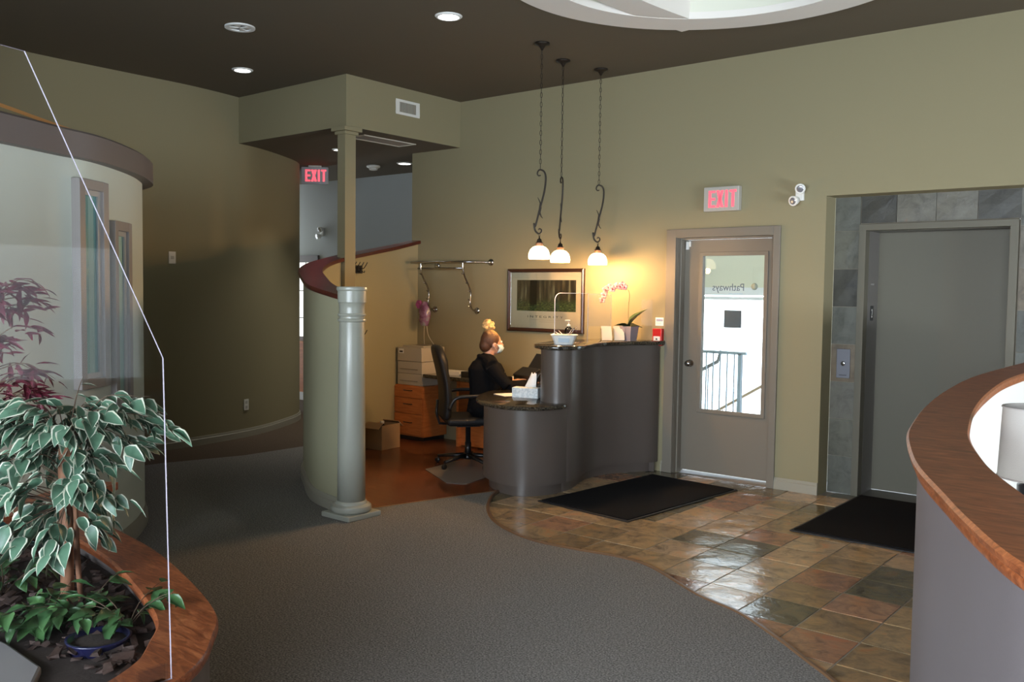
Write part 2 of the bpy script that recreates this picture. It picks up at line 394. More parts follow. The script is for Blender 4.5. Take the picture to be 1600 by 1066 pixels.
# white ring, rib and drum of the recess
def annulus(mb, c, r0, r1, z0, z1, n=96, c2=None):
    c2 = c2 or c
    a = circ(*c2, r0, n); b = circ(*c, r1, n)
    v = [(p[0],p[1],z0) for p in a]+[(p[0],p[1],z0) for p in b]+[(p[0],p[1],z1) for p in a]+[(p[0],p[1],z1) for p in b]
    f = []
    for i in range(n):
        j = (i+1)%n; f += [(i, j, n+j, n+i), (2*n+i, 3*n+i, 3*n+j, 2*n+j), (n+i, n+j, 3*n+j, 3*n+i), (i, 2*n+i, 2*n+j, j)]
    return mb.add(v, f)
RINGM = mat('ring_paint', (.80, .76, .72), .6)
ring = tag(annulus(MB(), RC, 1.08, 1.36, Z-.03, Z+.02).build('ceiling_trim_ring', RINGM, CEILO, auto=True), 'white flat ring around the round ceiling recess')
rib = []
for i in range(24):
    t = i/23; yy = RC[1]-1.12+2.24*t; b = -.10*math.sin(PI*t)
    rib.append((-3.36+b*1.0, yy))
MB().sweep([(p[0], p[1]) for p in rib], [(-.11, Z-.028), (.13, Z-.028), (.13, Z+.14), (-.11, Z+.14)]).build('ceiling_rib', RINGM, CEILO, auto=True)
drum = MB()
annulus(drum, RC, 1.085, 1.20, Z+.0201, Z+.55); drum.prism(circ(*RC, 1.2, 64), Z+.55, Z+.6)
drum.build('ceiling_drum', mat('drum_paint', (.72,.72,.62), .7), CEILO, auto=True)

# left big curved wall
LW = sp2([(-7.6,-3.0), (-8.0,0), (-8.2,2.6), (-8.35,3.5), (-8.37,4.4), (-8.38,5.15), (-8.52,5.9), (-8.8,6.5), (-9.15,7.02), (-9.6,7.33), (-10.3,7.6), (-12,7.75)], 8)
struct('wall_left', MB().sweep(LW, [(0,-.02), (0,Z), (.18,Z), (.18,-.02)]), WALL, auto=True)
BBP = [(0,.0), (0,.098), (-.006,.098), (-.010,.086), (-.010,.075), (-.016,.070), (-.018,.0)]
struct('baseboard_left', MB().sweep(LW, BBP), TRIM, auto=True)
# corridor beyond
struct('wall_corridor', MB().box(-12.4, -7.3, 8.45, 8.6, -.02, ZL+.3), WALLBLUE)
struct('baseboard_corridor', MB().sweep([(-7.6,8.45), (-10.3,8.45)], [(0,0), (0,.1), (.015,.1), (.015,0)]), TRIM)
# back wall (openings for the door and the elevator recess)
bw = MB()
DX0, DX1, DZ = -4.075, -3.135, 2.15
bw.box(-7.44, DX0, W, W+.2, -.02, Z); bw.box(DX0, DX1, W, W+.2, DZ, Z); bw.box(DX1, -2.71, W, W+.2, -.02, Z)
bw.box(-2.71, -.9, W, W+.2, 2.43, Z); bw.box(-.9, 4.2, W, W+.2, -.02, Z)
bw.box(-7.44, -7.30, W+.2, 8.45, -.02, Z)
struct('wall_back', bw, WALL)
for a, b in (((-2.71,W), (DX1+.055,W)), ((DX0-.08,W), (-4.17,W))):
    struct('baseboard_back', MB().sweep([a, b], [(0,0), (0,.098), (.006,.098), (.010,.086), (.010,.075), (.016,.070), (.018,0)]), TRIM)
struct('baseboard_recess', MB().sweep([(-2.711,7.49), (-2.711,W-.015)], [(0,0), (0,.098), (-.008,.098), (-.008,.075), (-.016,.070), (-.018,0)][::-1]), TRIM)
struct('wall_right', MB().box(4.0, 4.2, -3.2, .8, -.02, Z).box(4.0, 4.2, 4.7, W+.2, -.02, Z).box(4.0, 4.2, .8, 4.7, 2.05, Z).box(4.0, 4.2, .8, 4.7, -.02, .15), WALL)
struct('wall_front', MB().box(-8, -4.2, -3.2, -3.0, -.02, Z).box(2.4, 4.2, -3.2, -3.0, -.02, Z).box(-4.2, 2.4, -3.2, -3.0, 2.8, Z).box(-4.2, 2.4, -3.2, -3.0, -.02, .7), WALL)
def window(name, x0, x1, z0, z1, M):
    f = MB().box(x0, x1, -.05, .05, z0, z0+.06).box(x0, x1, -.05, .05, z1-.06, z1).box(x0, x0+.06, -.05, .05, z0, z1).box(x1-.06, x1, -.05, .05, z0, z1).box((x0+x1)/2-.03, (x0+x1)/2+.03, -.04, .04, z0, z1)
    o = f.build(name, WHITE); o['kind'] = 'structure'; o.matrix_world = M
    g = MB().box(x0+.05, x1-.05, -.004, .004, z0+.05, z1-.05).build('pane', PANE, o)
window('window_1', -4.2, 2.4, .7, 2.8, Matrix.Translation((0,-3.1,0)))
window('window_2', .8, 4.7, .15, 2.05, Matrix.Translation((4.1,0,0))@Matrix.Rotation(PI/2, 4, 'Z'))

# dropped soffit over the reception corner
SX = -6.71; SY = 5.70
sof = [(SX, SY), (SX, W-.001), (-7.439, W-.001), (-7.439, 8.449), (-12.3, 8.449), (-12.3, 7.9)]
lw = [p for p in offset(LW, .02) if p[1] > 5.80][::-1]
sof = [(SX, SY), (SX, W-.001), (-7.439, W-.001), (-7.439, 8.449), (-12.0, 8.449)]+lw+[(-8.49, SY+.02)]
SOFP = MB(); SOFP.prism(sof, ZL, Z-.001)
so = SOFP.build('trim_soffit', [WALL, CEIL]); so['kind'] = 'structure'
for p in so.data.polygons:
    if p.normal.z < -.9: p.material_index = 1

# ------------------------------------------------------------------ low curved wall, column, post
LP = sp2([(-5.03,4.33), (-5.5,4.45), (-6.0,4.76), (-6.41,5.05), (-6.71,5.40), (-6.90,5.82), (-7.18,6.38), (-7.36,6.9), (-7.40,7.28)], 8)
lz = lambda t: .60*t**1.05
struct('wall_low', MB().sweep(LP, [(-.06,-.02), (-.06,1.555), (.06,1.555), (.06,-.02)], lz), mat('low_wall_paint', (.355,.335,.22), .7, spec=.25, bump=.12, scale=120), auto=True)
LOW = bpy.data.objects['wall_low']
tag(MB().sweep(LP, [(-.10,1.555), (-.105,1.57), (-.10,1.59), (.10,1.59), (.105,1.57), (.10,1.555)], lz).build('wall_cap', CAPD, LOW, auto=True), 'dark red stained sloping wooden cap')
struct('baseboard_low', MB().sweep([p for p in LP], [(.06,0), (.06,.11), (.068,.108), (.072,.095), (.074,.08), (.082,.075), (.084,0)]), TRIM, auto=True)
struct('baseboard_low', MB().sweep([p for p in LP], [(-.06,0), (-.084,0), (-.082,.075), (-.072,.095), (-.06,.10)]), TRIM, auto=True)
CX, CY = -4.965, 4.275
col = thing('column', 'pale grey-green turned round column on a square plinth at the end of the low curved wall', 'column', (CX, CY, 0))
MB().box(-.148,.148,-.152,.152,.008,.045).build('plinth', COLM, col, bevel=.006)
MB().lathe([(.13,.045), (.142,.055), (.146,.072), (.142,.09), (.128,.10), (.114,.103), (.110,.118), (.104,.125)], n=40).build('base_moulding', COLM, col, auto=True)
MB().lathe([(.100,.125), (.0985,.5), (.094,1.0), (.088,1.40), (.0875,1.402)], n=48).build('shaft', COLM, col)
MB().lathe([(.0875,1.40), (.098,1.405), (.101,1.413), (.098,1.421), (.090,1.426), (.090,1.44), (.098,1.444), (.101,1.452), (.098,1.459), (.091,1.463), (.090,1.50), (.092,1.53), (.098,1.538)], n=40).build('neck_rings', COLM, col, auto=True)
MB().lathe([(.098,1.538), (.1005,1.54), (.1005,1.62), (.107,1.624), (.109,1.632), (.107,1.645), (.100,1.650)], n=40).build('capital', COLM, col, auto=True)
post = thing('post', 'slim square wall-coloured post rising from the low curved wall to the dropped soffit corner', 'post', (-6.79, 5.775, 0))
MB().box(-.055,.055,-.065,.065,.0,3.12).build('shaft', WALL, post)
MB().box(-.075,.075,-.085,.085,3.10,3.13).box(-.10,.10,-.11,.11,3.13,3.169).build('capital', WALL, post, bevel=.004)

# ------------------------------------------------------------------ door_1 with its frame
d1 = bpy.data.objects.new('door_1', None); COL.objects.link(d1); d1['kind'] = 'structure'; d1.location = (0,0,0)
fr = MB()
c0, c1, ct = DX0-.075, DX1+.055, 2.205
fr.box(c0, DX0+.02, W-.022, W, 0, ct).box(DX1-.005, c1, W-.022, W, 0, ct).box(DX0+.02, DX1-.005, W-.022, W, 2.13, ct)
fr.box(DX0, DX0+.02, W, W+.2, 0, 2.15).box(DX1-.02, DX1, W, W+.2, 0, 2.15).box(DX0+.02, DX1-.02, W, W+.2, 2.13, 2.15)
fr.box(DX0+.02, DX0+.035, W+.06, W+.13, 0, 2.13).box(DX0+.035, DX1-.02, W+.06, W+.13, 2.115, 2.13)
fr.build('door_frame', DOORP, d1, bevel=.003)
LY = W+.135; x0, x1 = DX0+.022, DX1-.022; gx0, gx1, gz0, gz1 = -3.862, -3.272, .59, 1.975
leaf = MB().box(x0, gx0, LY, LY+.045, .022, 2.115).box(gx1, x1, LY, LY+.045, .022, 2.115).box(gx0, gx1, LY, LY+.045, .022, gz0).box(gx0, gx1, LY, LY+.045, gz1, 2.115)
lf = leaf.build('door_leaf', DOORP, d1)
bd = MB()
for a in ((gx0-.03, gx0+.006, gz0-.03, gz1+.03), (gx1-.006, gx1+.03, gz0-.03, gz1+.03), (gx0, gx1, gz0-.03, gz0+.006), (gx0, gx1, gz1-.006, gz1+.03)):
    bd.box(a[0], a[1], LY-.012, LY, a[2], a[3])
bd.build('glazing_bead', DOORP, lf, bevel=.004)
gl = MB().box(gx0, gx1, LY+.02, LY+.026, gz0, gz1).build('pane', PANE, lf)
kb = MB().lathe([(.0,.0), (.032,.0), (.033,.006), (.012,.012), (.011,.03), (.024,.038), (.029,.05), (.026,.064), (.0,.068)], (-3.965, LY, 1.0), 24, M=Matrix.Rotation(PI/2, 3, 'X'))
tag(kb.build('door_knob', CHROME, lf), 'round polished chrome knob')
MB().box(DX0+.05, DX0+.075, LY-.022, LY-.002, 2.03, 2.10).box(DX0+.078, DX0+.092, LY-.018, LY-.002, 2.055, 2.105).build('door_contact', WHITEP, d1, bevel=.002)
tag(MB().box(-3.652, -3.488, LY+.014, LY+.0195, 1.335, 1.49).build('sticker', mat('sticker_blue', (.035,.07,.10), .5), lf), 'dark blue square notice stuck on the glass')
SIGN = mat('sign_film', (.10,.13,.17), .6)
text('Pathways', .092, SIGN, (-3.62, LY+.017, 1.662), (PI/2,0,0), 'lettering', lf, .0008, mirror=True, sx=.90)
text('COUNSELLING', .020, mat('sign_film_pale', (.45,.62,.75), .6), (-3.55, LY+.017, 1.628), (PI/2,0,0), 'lettering', lf, .0008, mirror=True)
MB().lathe([(.0,.0), (.030,.0), (.030,.002), (0,.002)], (-3.374, LY+.018, 1.70), 28, M=Matrix.Rotation(PI/2, 3, 'X')).build('logo_disc', mat('logo_film', (.30,.36,.30), .6), lf)

# the bright landing beyond the door
struct('landing_floor', MB().box(-9, 4, W+.2, 9.2, -.1, 0), mat('landing_concrete', (.6,.6,.6), .8))
struct('ground', MB().box(-14, 8, 9.2, 20, -1.7, -1.6), mat('pale_ground', (.75,.76,.78), .9))
lw_ = MB().box(-9, 4.2, 11, 11.15, 1.66, 2.22); struct('wall_landing', lw_, mat('landing_paint', (.74,.72,.56), .8))
struct('wall_landing_left', MB().box(-7.29, -7.2, W+.2, 11, -1.6, 3.4), WHITE); struct('wall_landing_right', MB().box(-2.9, -2.8, 7.95, 11, -1.6, 3.4), WHITE)
struct('trim_landing_beam', MB().box(-9, 4.2, 10.9, 11.0, 1.62, 1.72).box(-9, 4.2, 10.93, 11.0, 1.56, 1.60), WHITE)
struct('ceiling_landing', MB().box(-7.3, 0, W+.2, 11.15, 3.35, 3.45), WHITE)
rail = thing('landing_railing', 'grey steel guard railing with upright bars outside beyond the glazed door', 'railing', (-4.9, 9.0, 0))
RM = mat('railing_steel', (.42,.52,.62), .5, .1)
MB().box(-.75,.75,-.02,.02,.99,1.02).build('top_rail', RM, rail); MB().box(-.75,.75,-.012,.012,.08,.10).build('bottom_rail', RM, rail)
for k in range(18):
    bm_ = MB().box(-.006,.006,-.006,.006,.10,.99).build('baluster', RM, rail); bm_.location = (-.70+k*.082, 0, 0)
MB().box(.66,.70,-.02,.02,.0,1.0).build('post', RM, rail)
st = thing('stair_handrail', 'dark sloping stair handrail running down behind the landing railing', 'handrail', (-5.2, 9.8, 0))
MB().tube([(-.9,0,.18), (.32,0,.84), (.36,0,.97)], .022).build('rail', mat('rail_dark', (.28,.28,.27), .5), st)
for k in range(5): MB().tube([(-.8+k*.25,0,-.6), (-.8+k*.25,0,.22+k*.136)], .008, 6).build('baluster', RM, st)
st = thing('stair_handrail', 'light brown sloping stair handrail lower down behind the landing railing', 'handrail', (-4.7, 10.2, 0))
MB().tube([(-.9,0,-.12), (.55,0,.76)], .018).build('rail', mat('rail_wood', (.5,.38,.25), .5), st)
for k in range(6): MB().tube([(-.8+k*.25,0,-.8), (-.8+k*.25,0,-.06+k*.152)], .007, 6).build('baluster', WHITE, st)

# ------------------------------------------------------------------ elevator recess
YT = 7.50
tw = MB().box(-2.71, -2.50, YT, YT+.05, -.02, 2.44).box(-2.50, -1.36, YT, YT+.05, 2.21, 2.44).box(-1.36, -.9, YT, YT+.05, -.02, 2.44)
struct('wall_elevator', tw, GROUT); TW = bpy.data.objects['wall_elevator']
def wtile(xa, xb, za, zb):
    rr = R; n = MB(); t = .012+R.uniform(0,.004)
    v = []; k = 3
    for j in range(k):
        for i in range(k):
            e = i in (0,k-1) or j in (0,k-1)
            v.append(((xb-xa)*(i/(k-1)-.5), -(t-(.003 if e else 0)+R.uniform(-.001,.001)), (zb-za)*(j/(k-1)-.5)))
    f = [(j*k+i, j*k+i+1, (j+1)*k+i+1, (j+1)*k+i) for j in range(k-1) for i in range(k-1)]
    ring = [0,1,2,5,8,7,6,3]; b = len(v); v += [(v[i][0], 0, v[i][2]) for i in ring]
    f += [(ring[i], b+i, b+(i+1)%8, ring[(i+1)%8]) for i in range(8)]
    n.add(v, f); o = n.build('tile', SLATEW, TW); o.location = ((xa+xb)/2, YT, (za+zb)/2)
g = .004
for k in range(8):
    za = .0+.308*k; zb = min(za+.308, 2.43)
    wtile(-2.708, -2.505, za+g/2, zb-g/2)
    if k: wtile(-1.352, -1.10, za+g/2, zb-g/2)
wtile(-2.5+g/2, -2.502+.275, 2.215, 2.428)
for k in range(4): wtile(-2.225+.2915*k+g/2, -2.225+.2915*(k+1)-g/2, 2.215, 2.428)
d2 = bpy.data.objects.new('door_2', None); COL.objects.link(d2); d2['kind'] = 'structure'
fy = YT-.045
MB().box(-2.502, -2.447, fy, YT+.05, 0, 2.155).box(-1.415, -1.36, fy, YT+.05, 0, 2.155).box(-2.502, -1.36, fy, YT+.05, 2.155, 2.205).build('elevator_frame', ELEV, d2, bevel=.002)
MB().box(-2.50, -2.447, YT+.051, 7.80, 0, 2.155).box(-1.415, -1.36, YT+.051, 7.80, 0, 2.155).box(-2.447, -1.415, YT+.051, 7.80, 2.155, 2.2).build('elevator_jamb', mat('jamb_paint', (.14,.13,.12), .4), d2)
MB().box(-2.52, -1.34, 7.80, 7.84, .01, 2.16).build('elevator_door_panel', ELEV, d2)
MB().box(-2.447, -1.415, YT+.0, 7.80, -.01, .006).build('sill', mat('sill_metal', (.2,.19,.17), .4, .7), d2)
pl = MB().box(-2.447, -2.443, 7.62, 7.69, 1.43, 1.55).build('floor_number_plate', BLACK, d2)
text('2', .10, WHITEP, (-2.4425, 7.655, 1.455), (PI/2,0,PI/2), 'numeral', pl, .0005, sx=.6)
text('DANGER', .020, mat('faded_print', (.3,.29,.27), .6), (-2.4462, 7.655, 1.72), (PI/2,0,PI/2), 'lettering', d2, .0005)
cb = thing('elevator_call_plate', 'brushed steel elevator call plate with one round button on the slate tiles', 'call button', (-2.603, YT-.016, 1.075))
MB().box(-.055,.055,-.008,0,-.12,.12).build('plate', mat('brushed_steel', (.16,.16,.18), .45, .8), cb, bevel=.003)
MB().lathe([(.016,0), (.018,.004), (.012,.006), (.0,.006)], (0,-.008,0), 20, M=Matrix.Rotation(PI/2, 3, 'X')).build('button', CHROME, cb)
MB().box(-.03,.03,-.0095,-.008,-.098,-.092).build('engraving', BLACK, cb)
# ------------------------------------------------------------------ floor mats
def fmat(name, label, pts):
    cx = sum(p[0] for p in pts)/4; cy = sum(p[1] for p in pts)/4
    t = thing(name, label, 'floor mat', (cx, cy, .0))
    loc = [(p[0]-cx, p[1]-cy) for p in pts]
    rr = random.Random(3); dense = []
    for i in range(4):
        a, b = Vector(loc[i]), Vector(loc[(i+1)%4])
        for k in range(8):
            q = a.lerp(b, k/8); dense.append((q.x+(rr.uniform(-.006,.006) if k else 0), q.y+(rr.uniform(-.006,.006) if k else 0)))
    MB().prism(dense, .002, .009).build('rubber_border', mat('mat_rubber', (.012,.012,.013), .6), t)
    inn = [(p[0]*.955, p[1]*.965) for p in dense]
    MB().prism(inn, .0085, .016).build('pile', MATB, t)
fmat('floor_mat', 'black doormat on the slate in front of the reception desk and glazed door', [(-4.26,5.55), (-3.39,5.466), (-3.27,6.987), (-4.13,7.07)])
fmat('floor_mat', 'black doormat on the slate in front of the elevator', [(-2.43,6.03), (-1.36,6.03), (-1.40,7.49), (-2.44,7.49)])

# ------------------------------------------------------------------ round room on the left
RP = sp2([(-4.1,-1.2), (-4.25,0), (-4.5,1.1), (-4.86,1.92), (-5.02,2.24), (-5.14,2.50), (-5.40,2.81), (-5.70,3.08), (-6.06,3.30), (-6.5,3.36), (-6.9,3.15), (-7.2,2.6), (-7.3,1.5), (-7.3,-1.2)], 8)
struct('wall_round_room', MB().sweep(RP, [(0,-.02), (0,2.45), (.12,2.45), (.12,-.02)]), WALLPALE, auto=True)
struct('trim_round_room_band', MB().sweep(RP, [(-.07,2.33), (-.07,2.465), (-.055,2.478), (.16,2.478), (.16,2.33)]), TAUPE, auto=True)
struct('baseboard_round_room', MB().sweep(RP, [(0,0), (0,.12), (-.006,.12), (-.012,.09), (-.018,.08), (-.02,0)]), TRIM, auto=True)
ts = sp2([(-5.05,1.7), (-5.365,2.114), (-5.827,2.689), (-6.10,3.05)], 6)
tz = lambda t: 0
struct('trim_wood_strip', MB().sweep(ts, [(-.012,2.60), (-.012,2.62), (.012,2.62), (.012,2.60)]), mat('golden_wood', (.55,.27,.09), .35))
struct('trim_strip_riser', MB().sweep(ts, [(-.010,2.44), (-.010,2.60), (.010,2.60), (.010,2.44)]), WALL)
WF = mat('window_frame_paint', (.30,.275,.26), .45)
BLIND = ramp_mat('blue_blind', [(.3, (.010,.045,.12)), (.7, (.045,.14,.17))], 1.2, 1, .5, (.6,.6,.6))
def slot_window(n, a, b, z0, z1):
    A, B = Vector((*a,0)), Vector((*b,0)); d = (B-A).normalized(); L = (B-A).length; nrm = Vector((d.y, -d.x, 0))   # towards the room
    M = Matrix((d, -nrm, Vector((0,0,1)))).transposed().to_4x4(); M.translation = A+nrm*.012
    o = bpy.data.objects.new('window_%d' % n, None); COL.objects.link(o); o['kind'] = 'structure'; o.matrix_world = M
    t = .055
    f = MB()
    for q in ((0,t,z0,z1), (L-t,L,z0,z1), (t,L-t,z0,z0+t), (t,L-t,z1-t,z1)): f.box(q[0], q[1], -.022, .03, q[2], q[3])
    f.build('window_frame', WF, o, bevel=.003)
    s = MB()
    for q in ((t,t+.02,z0+t,z1-t), (L-t-.03,L-t,z0+t,z1-t), (t+.02,L-t-.03,z1-t-.03,z1-t), (t+.02,L-t-.03,z0+t,z0+t+.03)): s.box(q[0], q[1], -.004, .02, q[2], q[3])
    s.build('sash', mat('sash', (.42,.41,.40), .4), o)
    MB().box(t+.02, L-t-.03, .006, .010, z0+t+.03, z1-t-.03).build('pane', PANE2, o)
    MB().box(t+.02, L-t-.03, .016, .024, z0+t+.03, z1-t-.03).build('blind', BLIND, o)
slot_window(3, (-5.055,2.365), (-5.215,2.61), 1.05, 2.225)
slot_window(4, (-5.275,2.675), (-5.475,2.885), .86, 2.02)

# ------------------------------------------------------------------ planter with its cap
PC = sp2([(-4.60,2.02), (-4.0,1.89), (-3.49,1.82), (-3.19,1.755), (-2.815,1.645), (-2.60,1.56), (-2.48,1.47), (-2.34,1.34), (-2.24,1.15), (-2.16,.85), (-2.12,.45), (-2.10,-.2)], 8)
struct('wall_planter', MB().sweep(PC, [(-.065,-.02), (-.065,.54), (.065,.54), (.065,-.02)]), TAUPE, auto=True)
PW = bpy.data.objects['wall_planter']
tag(MB().sweep(PC, [(-.088,.535), (-.094,.545), (-.094,.56), (-.086,.57), (.086,.57), (.092,.56), (.092,.545), (.086,.535)]).build('planter_cap', CAPW, PW, auto=True), 'reddish brown oak cap')
struct('ledge_round_room', MB().sweep(sp2([(-4.34,1.3), (-4.5,1.75), (-4.62,2.05), (-4.82,2.38)], 6), [(-.10,.53), (-.10,.57), (.12,.57), (.12,.53)]), CAPW, auto=True)
struct('wall_round_room_ledge', MB().sweep(sp2([(-4.38,1.3), (-4.54,1.75), (-4.66,2.05), (-4.80,2.28)], 6), [(-.04,-.02), (-.04,.53), (.08,.53), (.08,-.02)]), TAUPE, auto=True)
struct('wall_planter_near', MB().prism([(-3.6,1.10), (-2.98,1.17), (-2.72,1.16), (-2.55,1.05), (-2.42,.85), (-2.3,.3), (-3.6,.3)], -.02, .51), mat('grey_ledge', (.27,.25,.25), .55), bevel=.01)
soil = [p for p in offset(PC, -.07)]
struct('planter_bed', MB().prism([(-4.55,1.95)]+[p for p in offset(PC, .06) if p[0] > -4.5 and p[1] > 0]+[(-2.3,.0), (-4.4,.0)], .28, .49), mat('soil', (.035,.022,.016), .95, bump=1, scale=60))
bark = MB(); rb = random.Random(5)
pin = [p for p in offset(PC, -.085)]
for k in range(900):
    x = rb.uniform(-4.2,-2.35); y = rb.uniform(.9,1.9)
    ys = [p[1] for p in PC if abs(p[0]-x) < .08]
    if (ys and y > max(ys)-.12) or y < 1.22: continue
    M = (Matrix.Rotation(rb.uniform(0,6.28),3,'Z')@Matrix.Rotation(rb.uniform(-.5,.5),3,'X')@Matrix.Rotation(rb.uniform(-.4,.4),3,'Y'))
    bark.obox((x, y, .495+rb.uniform(-.005,.02)), (rb.uniform(.010,.032), rb.uniform(.006,.014), rb.uniform(.003,.007)), M=M)
    bark.v[-8:] = [(a+rb.uniform(-.006,.006), b+rb.uniform(-.006,.006), c+rb.uniform(-.004,.004)) for a, b, c in bark.v[-8:]]
tag(bark.build('bark_mulch', ramp_mat('bark', [(.3, (.014,.008,.006)), (.7, (.075,.038,.026))], 9, 4, .8)), 'dark brown bark mulch covering the soil of the planter', 'mulch', kind='stuff')
# acrylic panel on the cap
px_ = -2.224
pan = thing('acrylic_screen', 'large clear acrylic screen with a slanted top corner standing on the planter cap', 'screen', (px_, 0, .57))
poly = [(1.285,.003), (1.268,.872), (.931,1.598), (.30,1.640), (-.4,1.66), (-.4,.003)]
v = [(-.003, a, b) for a, b in poly]+[(.003, a, b) for a, b in poly]; n = len(poly)
MB().add(v, [tuple(range(n-1,-1,-1)), tuple(range(n,2*n))]).build('sheet', ACRYL, pan)
EDG = mat('polished_edge', (.80,.78,.80), .15)
MB().add(v, [(i,(i+1)%n,n+(i+1)%n,n+i) for i in range(n)]).build('polished_edge', mat('panel_edge', (.42,.38,.44), .2), pan)
MB().box(-.02,.02,1.19,1.27,0,.003).box(-.008,-.0035,1.19,1.27,.003,.05).box(.0035,.008,1.19,1.27,.003,.05).build('bracket', ACRYL, pan)

# ------------------------------------------------------------------ leaves
LG = ramp_mat('leaf_green', [(.3, (.045,.11,.065)), (.7, (.12,.23,.145))], 14, 3, .42, rand=True, spec=.5)
LWH = ramp_mat('leaf_cream', [(.3, (.50,.52,.36)), (.7, (.72,.72,.60))], 20, 2, .45, rand=True)
LR = ramp_mat('leaf_burgundy', [(.3, (.06,.006,.014)), (.75, (.19,.022,.045))], 10, 3, .5, rand=True)
LD = ramp_mat('leaf_plain', [(.3, (.025,.075,.028)), (.75, (.085,.19,.055))], 10, 3, .4, rand=True)
STEM = mat('stem_brown', (.12,.075,.045), .8); BARKM = ramp_mat('trunk_bark', [(.3, (.13,.05,.025)), (.7, (.40,.19,.10))], 14, 6, .75, (1,1,.25), bump=.8, bdist=.01)
def leaf_mesh(L, Wd, seed, mats, tip=1.0, fold=.25, droop=.25):
    rr = random.Random(seed); mb = MB(); ys = [0, .14, .34, .56, .78, 1.0]
    pw = [0, .36, .5, .44, .24, 0]
    rim = .78 if len(mats) > 1 else 1
    V = []; idx = []
    for i, (t, p) in enumerate(zip(ys, pw)):
        y = t*L; zc = -droop*L*t*t; w_ = p*Wd*(1+rr.uniform(-.12,.12))
        if i in (0, 5): V.append((0, y, zc)); idx.append([len(V)-1])
        else:
            row = []
            for sgn in (-1, 1):
                for fr_ in ((1, rim) if sgn < 0 else (rim, 1)):
                    x = sgn*w_*fr_; V.append((x, y, zc+fold*abs(x)+rr.uniform(-.002,.002)*(fr_ == 1))); row.append(len(V)-1)
                if sgn < 0: V.append((0, y, zc)); row.append(len(V)-1)
            idx.append(row)
    W_ = 1 if len(mats) > 1 else 0
    F = []
    a = idx[1]; b0 = idx[0][0]
    F += [((b0, a[1], a[0]), W_), ((b0, a[2], a[1]), 0), ((b0, a[3], a[2]), 0), ((b0, a[4], a[3]), W_)]
    for i in range(1, 4):
        a, b = idx[i], idx[i+1]
        for k in range(4): F.append(((a[k], a[k+1], b[k+1], b[k]), W_ if k in (0, 3) else 0))
    a = idx[4]; e = idx[5][0]
    F += [((a[0], a[1], e), W_), ((a[1], a[2], e), 0), ((a[2], a[3], e), 0), ((a[3], a[4], e), W_)]
    for f, mi in F: mb.add([V[j] for j in f], [tuple(range(len(f)))], mi, True)
    return mb.mesh('leaf', mats)
FM = [leaf_mesh(L, L*.56, s, [LG, LWH], fold=.3, droop=.22) for s, L in enumerate((.076,.084,.092,.072,.098,.082))]
RM_ = [leaf_mesh(L, L*.27, s, [LR], fold=.3, droop=.2) for s, L in enumerate((.082,.096,.074,.09))]
DM = [leaf_mesh(L, L*.6, s, [LD], fold=.3, droop=.3) for s, L in enumerate((.06,.075,.085))]
def put_leaf(me, base, d, roll, parent, s=1):
    d = Vector(d).normalized(); up = Vector((0,0,1)); x = d.cross(up)
    if x.length < .05: x = Vector((1,0,0))
    x.normalize(); z = x.cross(d)
    M = Matrix((x, d, z)).transposed()@Matrix.Rotation(roll, 3, 'Y')
    o = bpy.data.objects.new('leaf', me); COL.objects.link(o); o.parent = parent
    m4 = M.to_4x4()@Matrix.Scale(s, 4); m4.translation = Vector(base)-parent.location; o.matrix_local = m4; return o
rf = random.Random(21)
# variegated fig
TX, TY = -3.30, 1.50
fig = thing('variegated_fig', 'variegated weeping fig with white-edged leaves on a brown trunk in the planter', 'plant', (TX, TY, .42))
MB().tube([(0,0,0), (.004,0,.2), (-.006,.004,.40), (.0,0,.58), (.005,0,.66)], [.024,.023,.024,.026,.020], 10).tube([(.05,.03,0), (.045,.02,.2), (.03,.02,.4), (.012,.01,.55)], [.010,.010,.009,.008], 8).build('trunk', BARKM, fig)
stems = MB(); spots = []
RTc = Vector((.774,.633,0)); FWc = Vector((-.633,.774,0))
def branch(p0, dirv, L, droopk, nl, col=stems, P=None, out=spots, r0=.004):
    p = Vector(p0); d = Vector(dirv).normalized(); pts = [p.copy()]; st_ = 10
    for k in range(st_):
        d = (d+Vector((0,0,-droopk))+Vector((rf.uniform(-.1,.1), rf.uniform(-.1,.1), 0))).normalized(); p = p+d*L/st_; pts.append(p.copy())
    col.tube([q-P for q in pts], [r0*(1-.7*i/st_) for i in range(st_+1)], 5)
    for k in range(nl):
        t = .25+.75*(k+rf.random())/nl; i = min(int(t*st_), st_-1); q = pts[i].lerp(pts[i+1], t*st_-i)
        out.append((q, (pts[i+1]-pts[i]).normalized()))
P0 = Vector((TX, TY, .42))
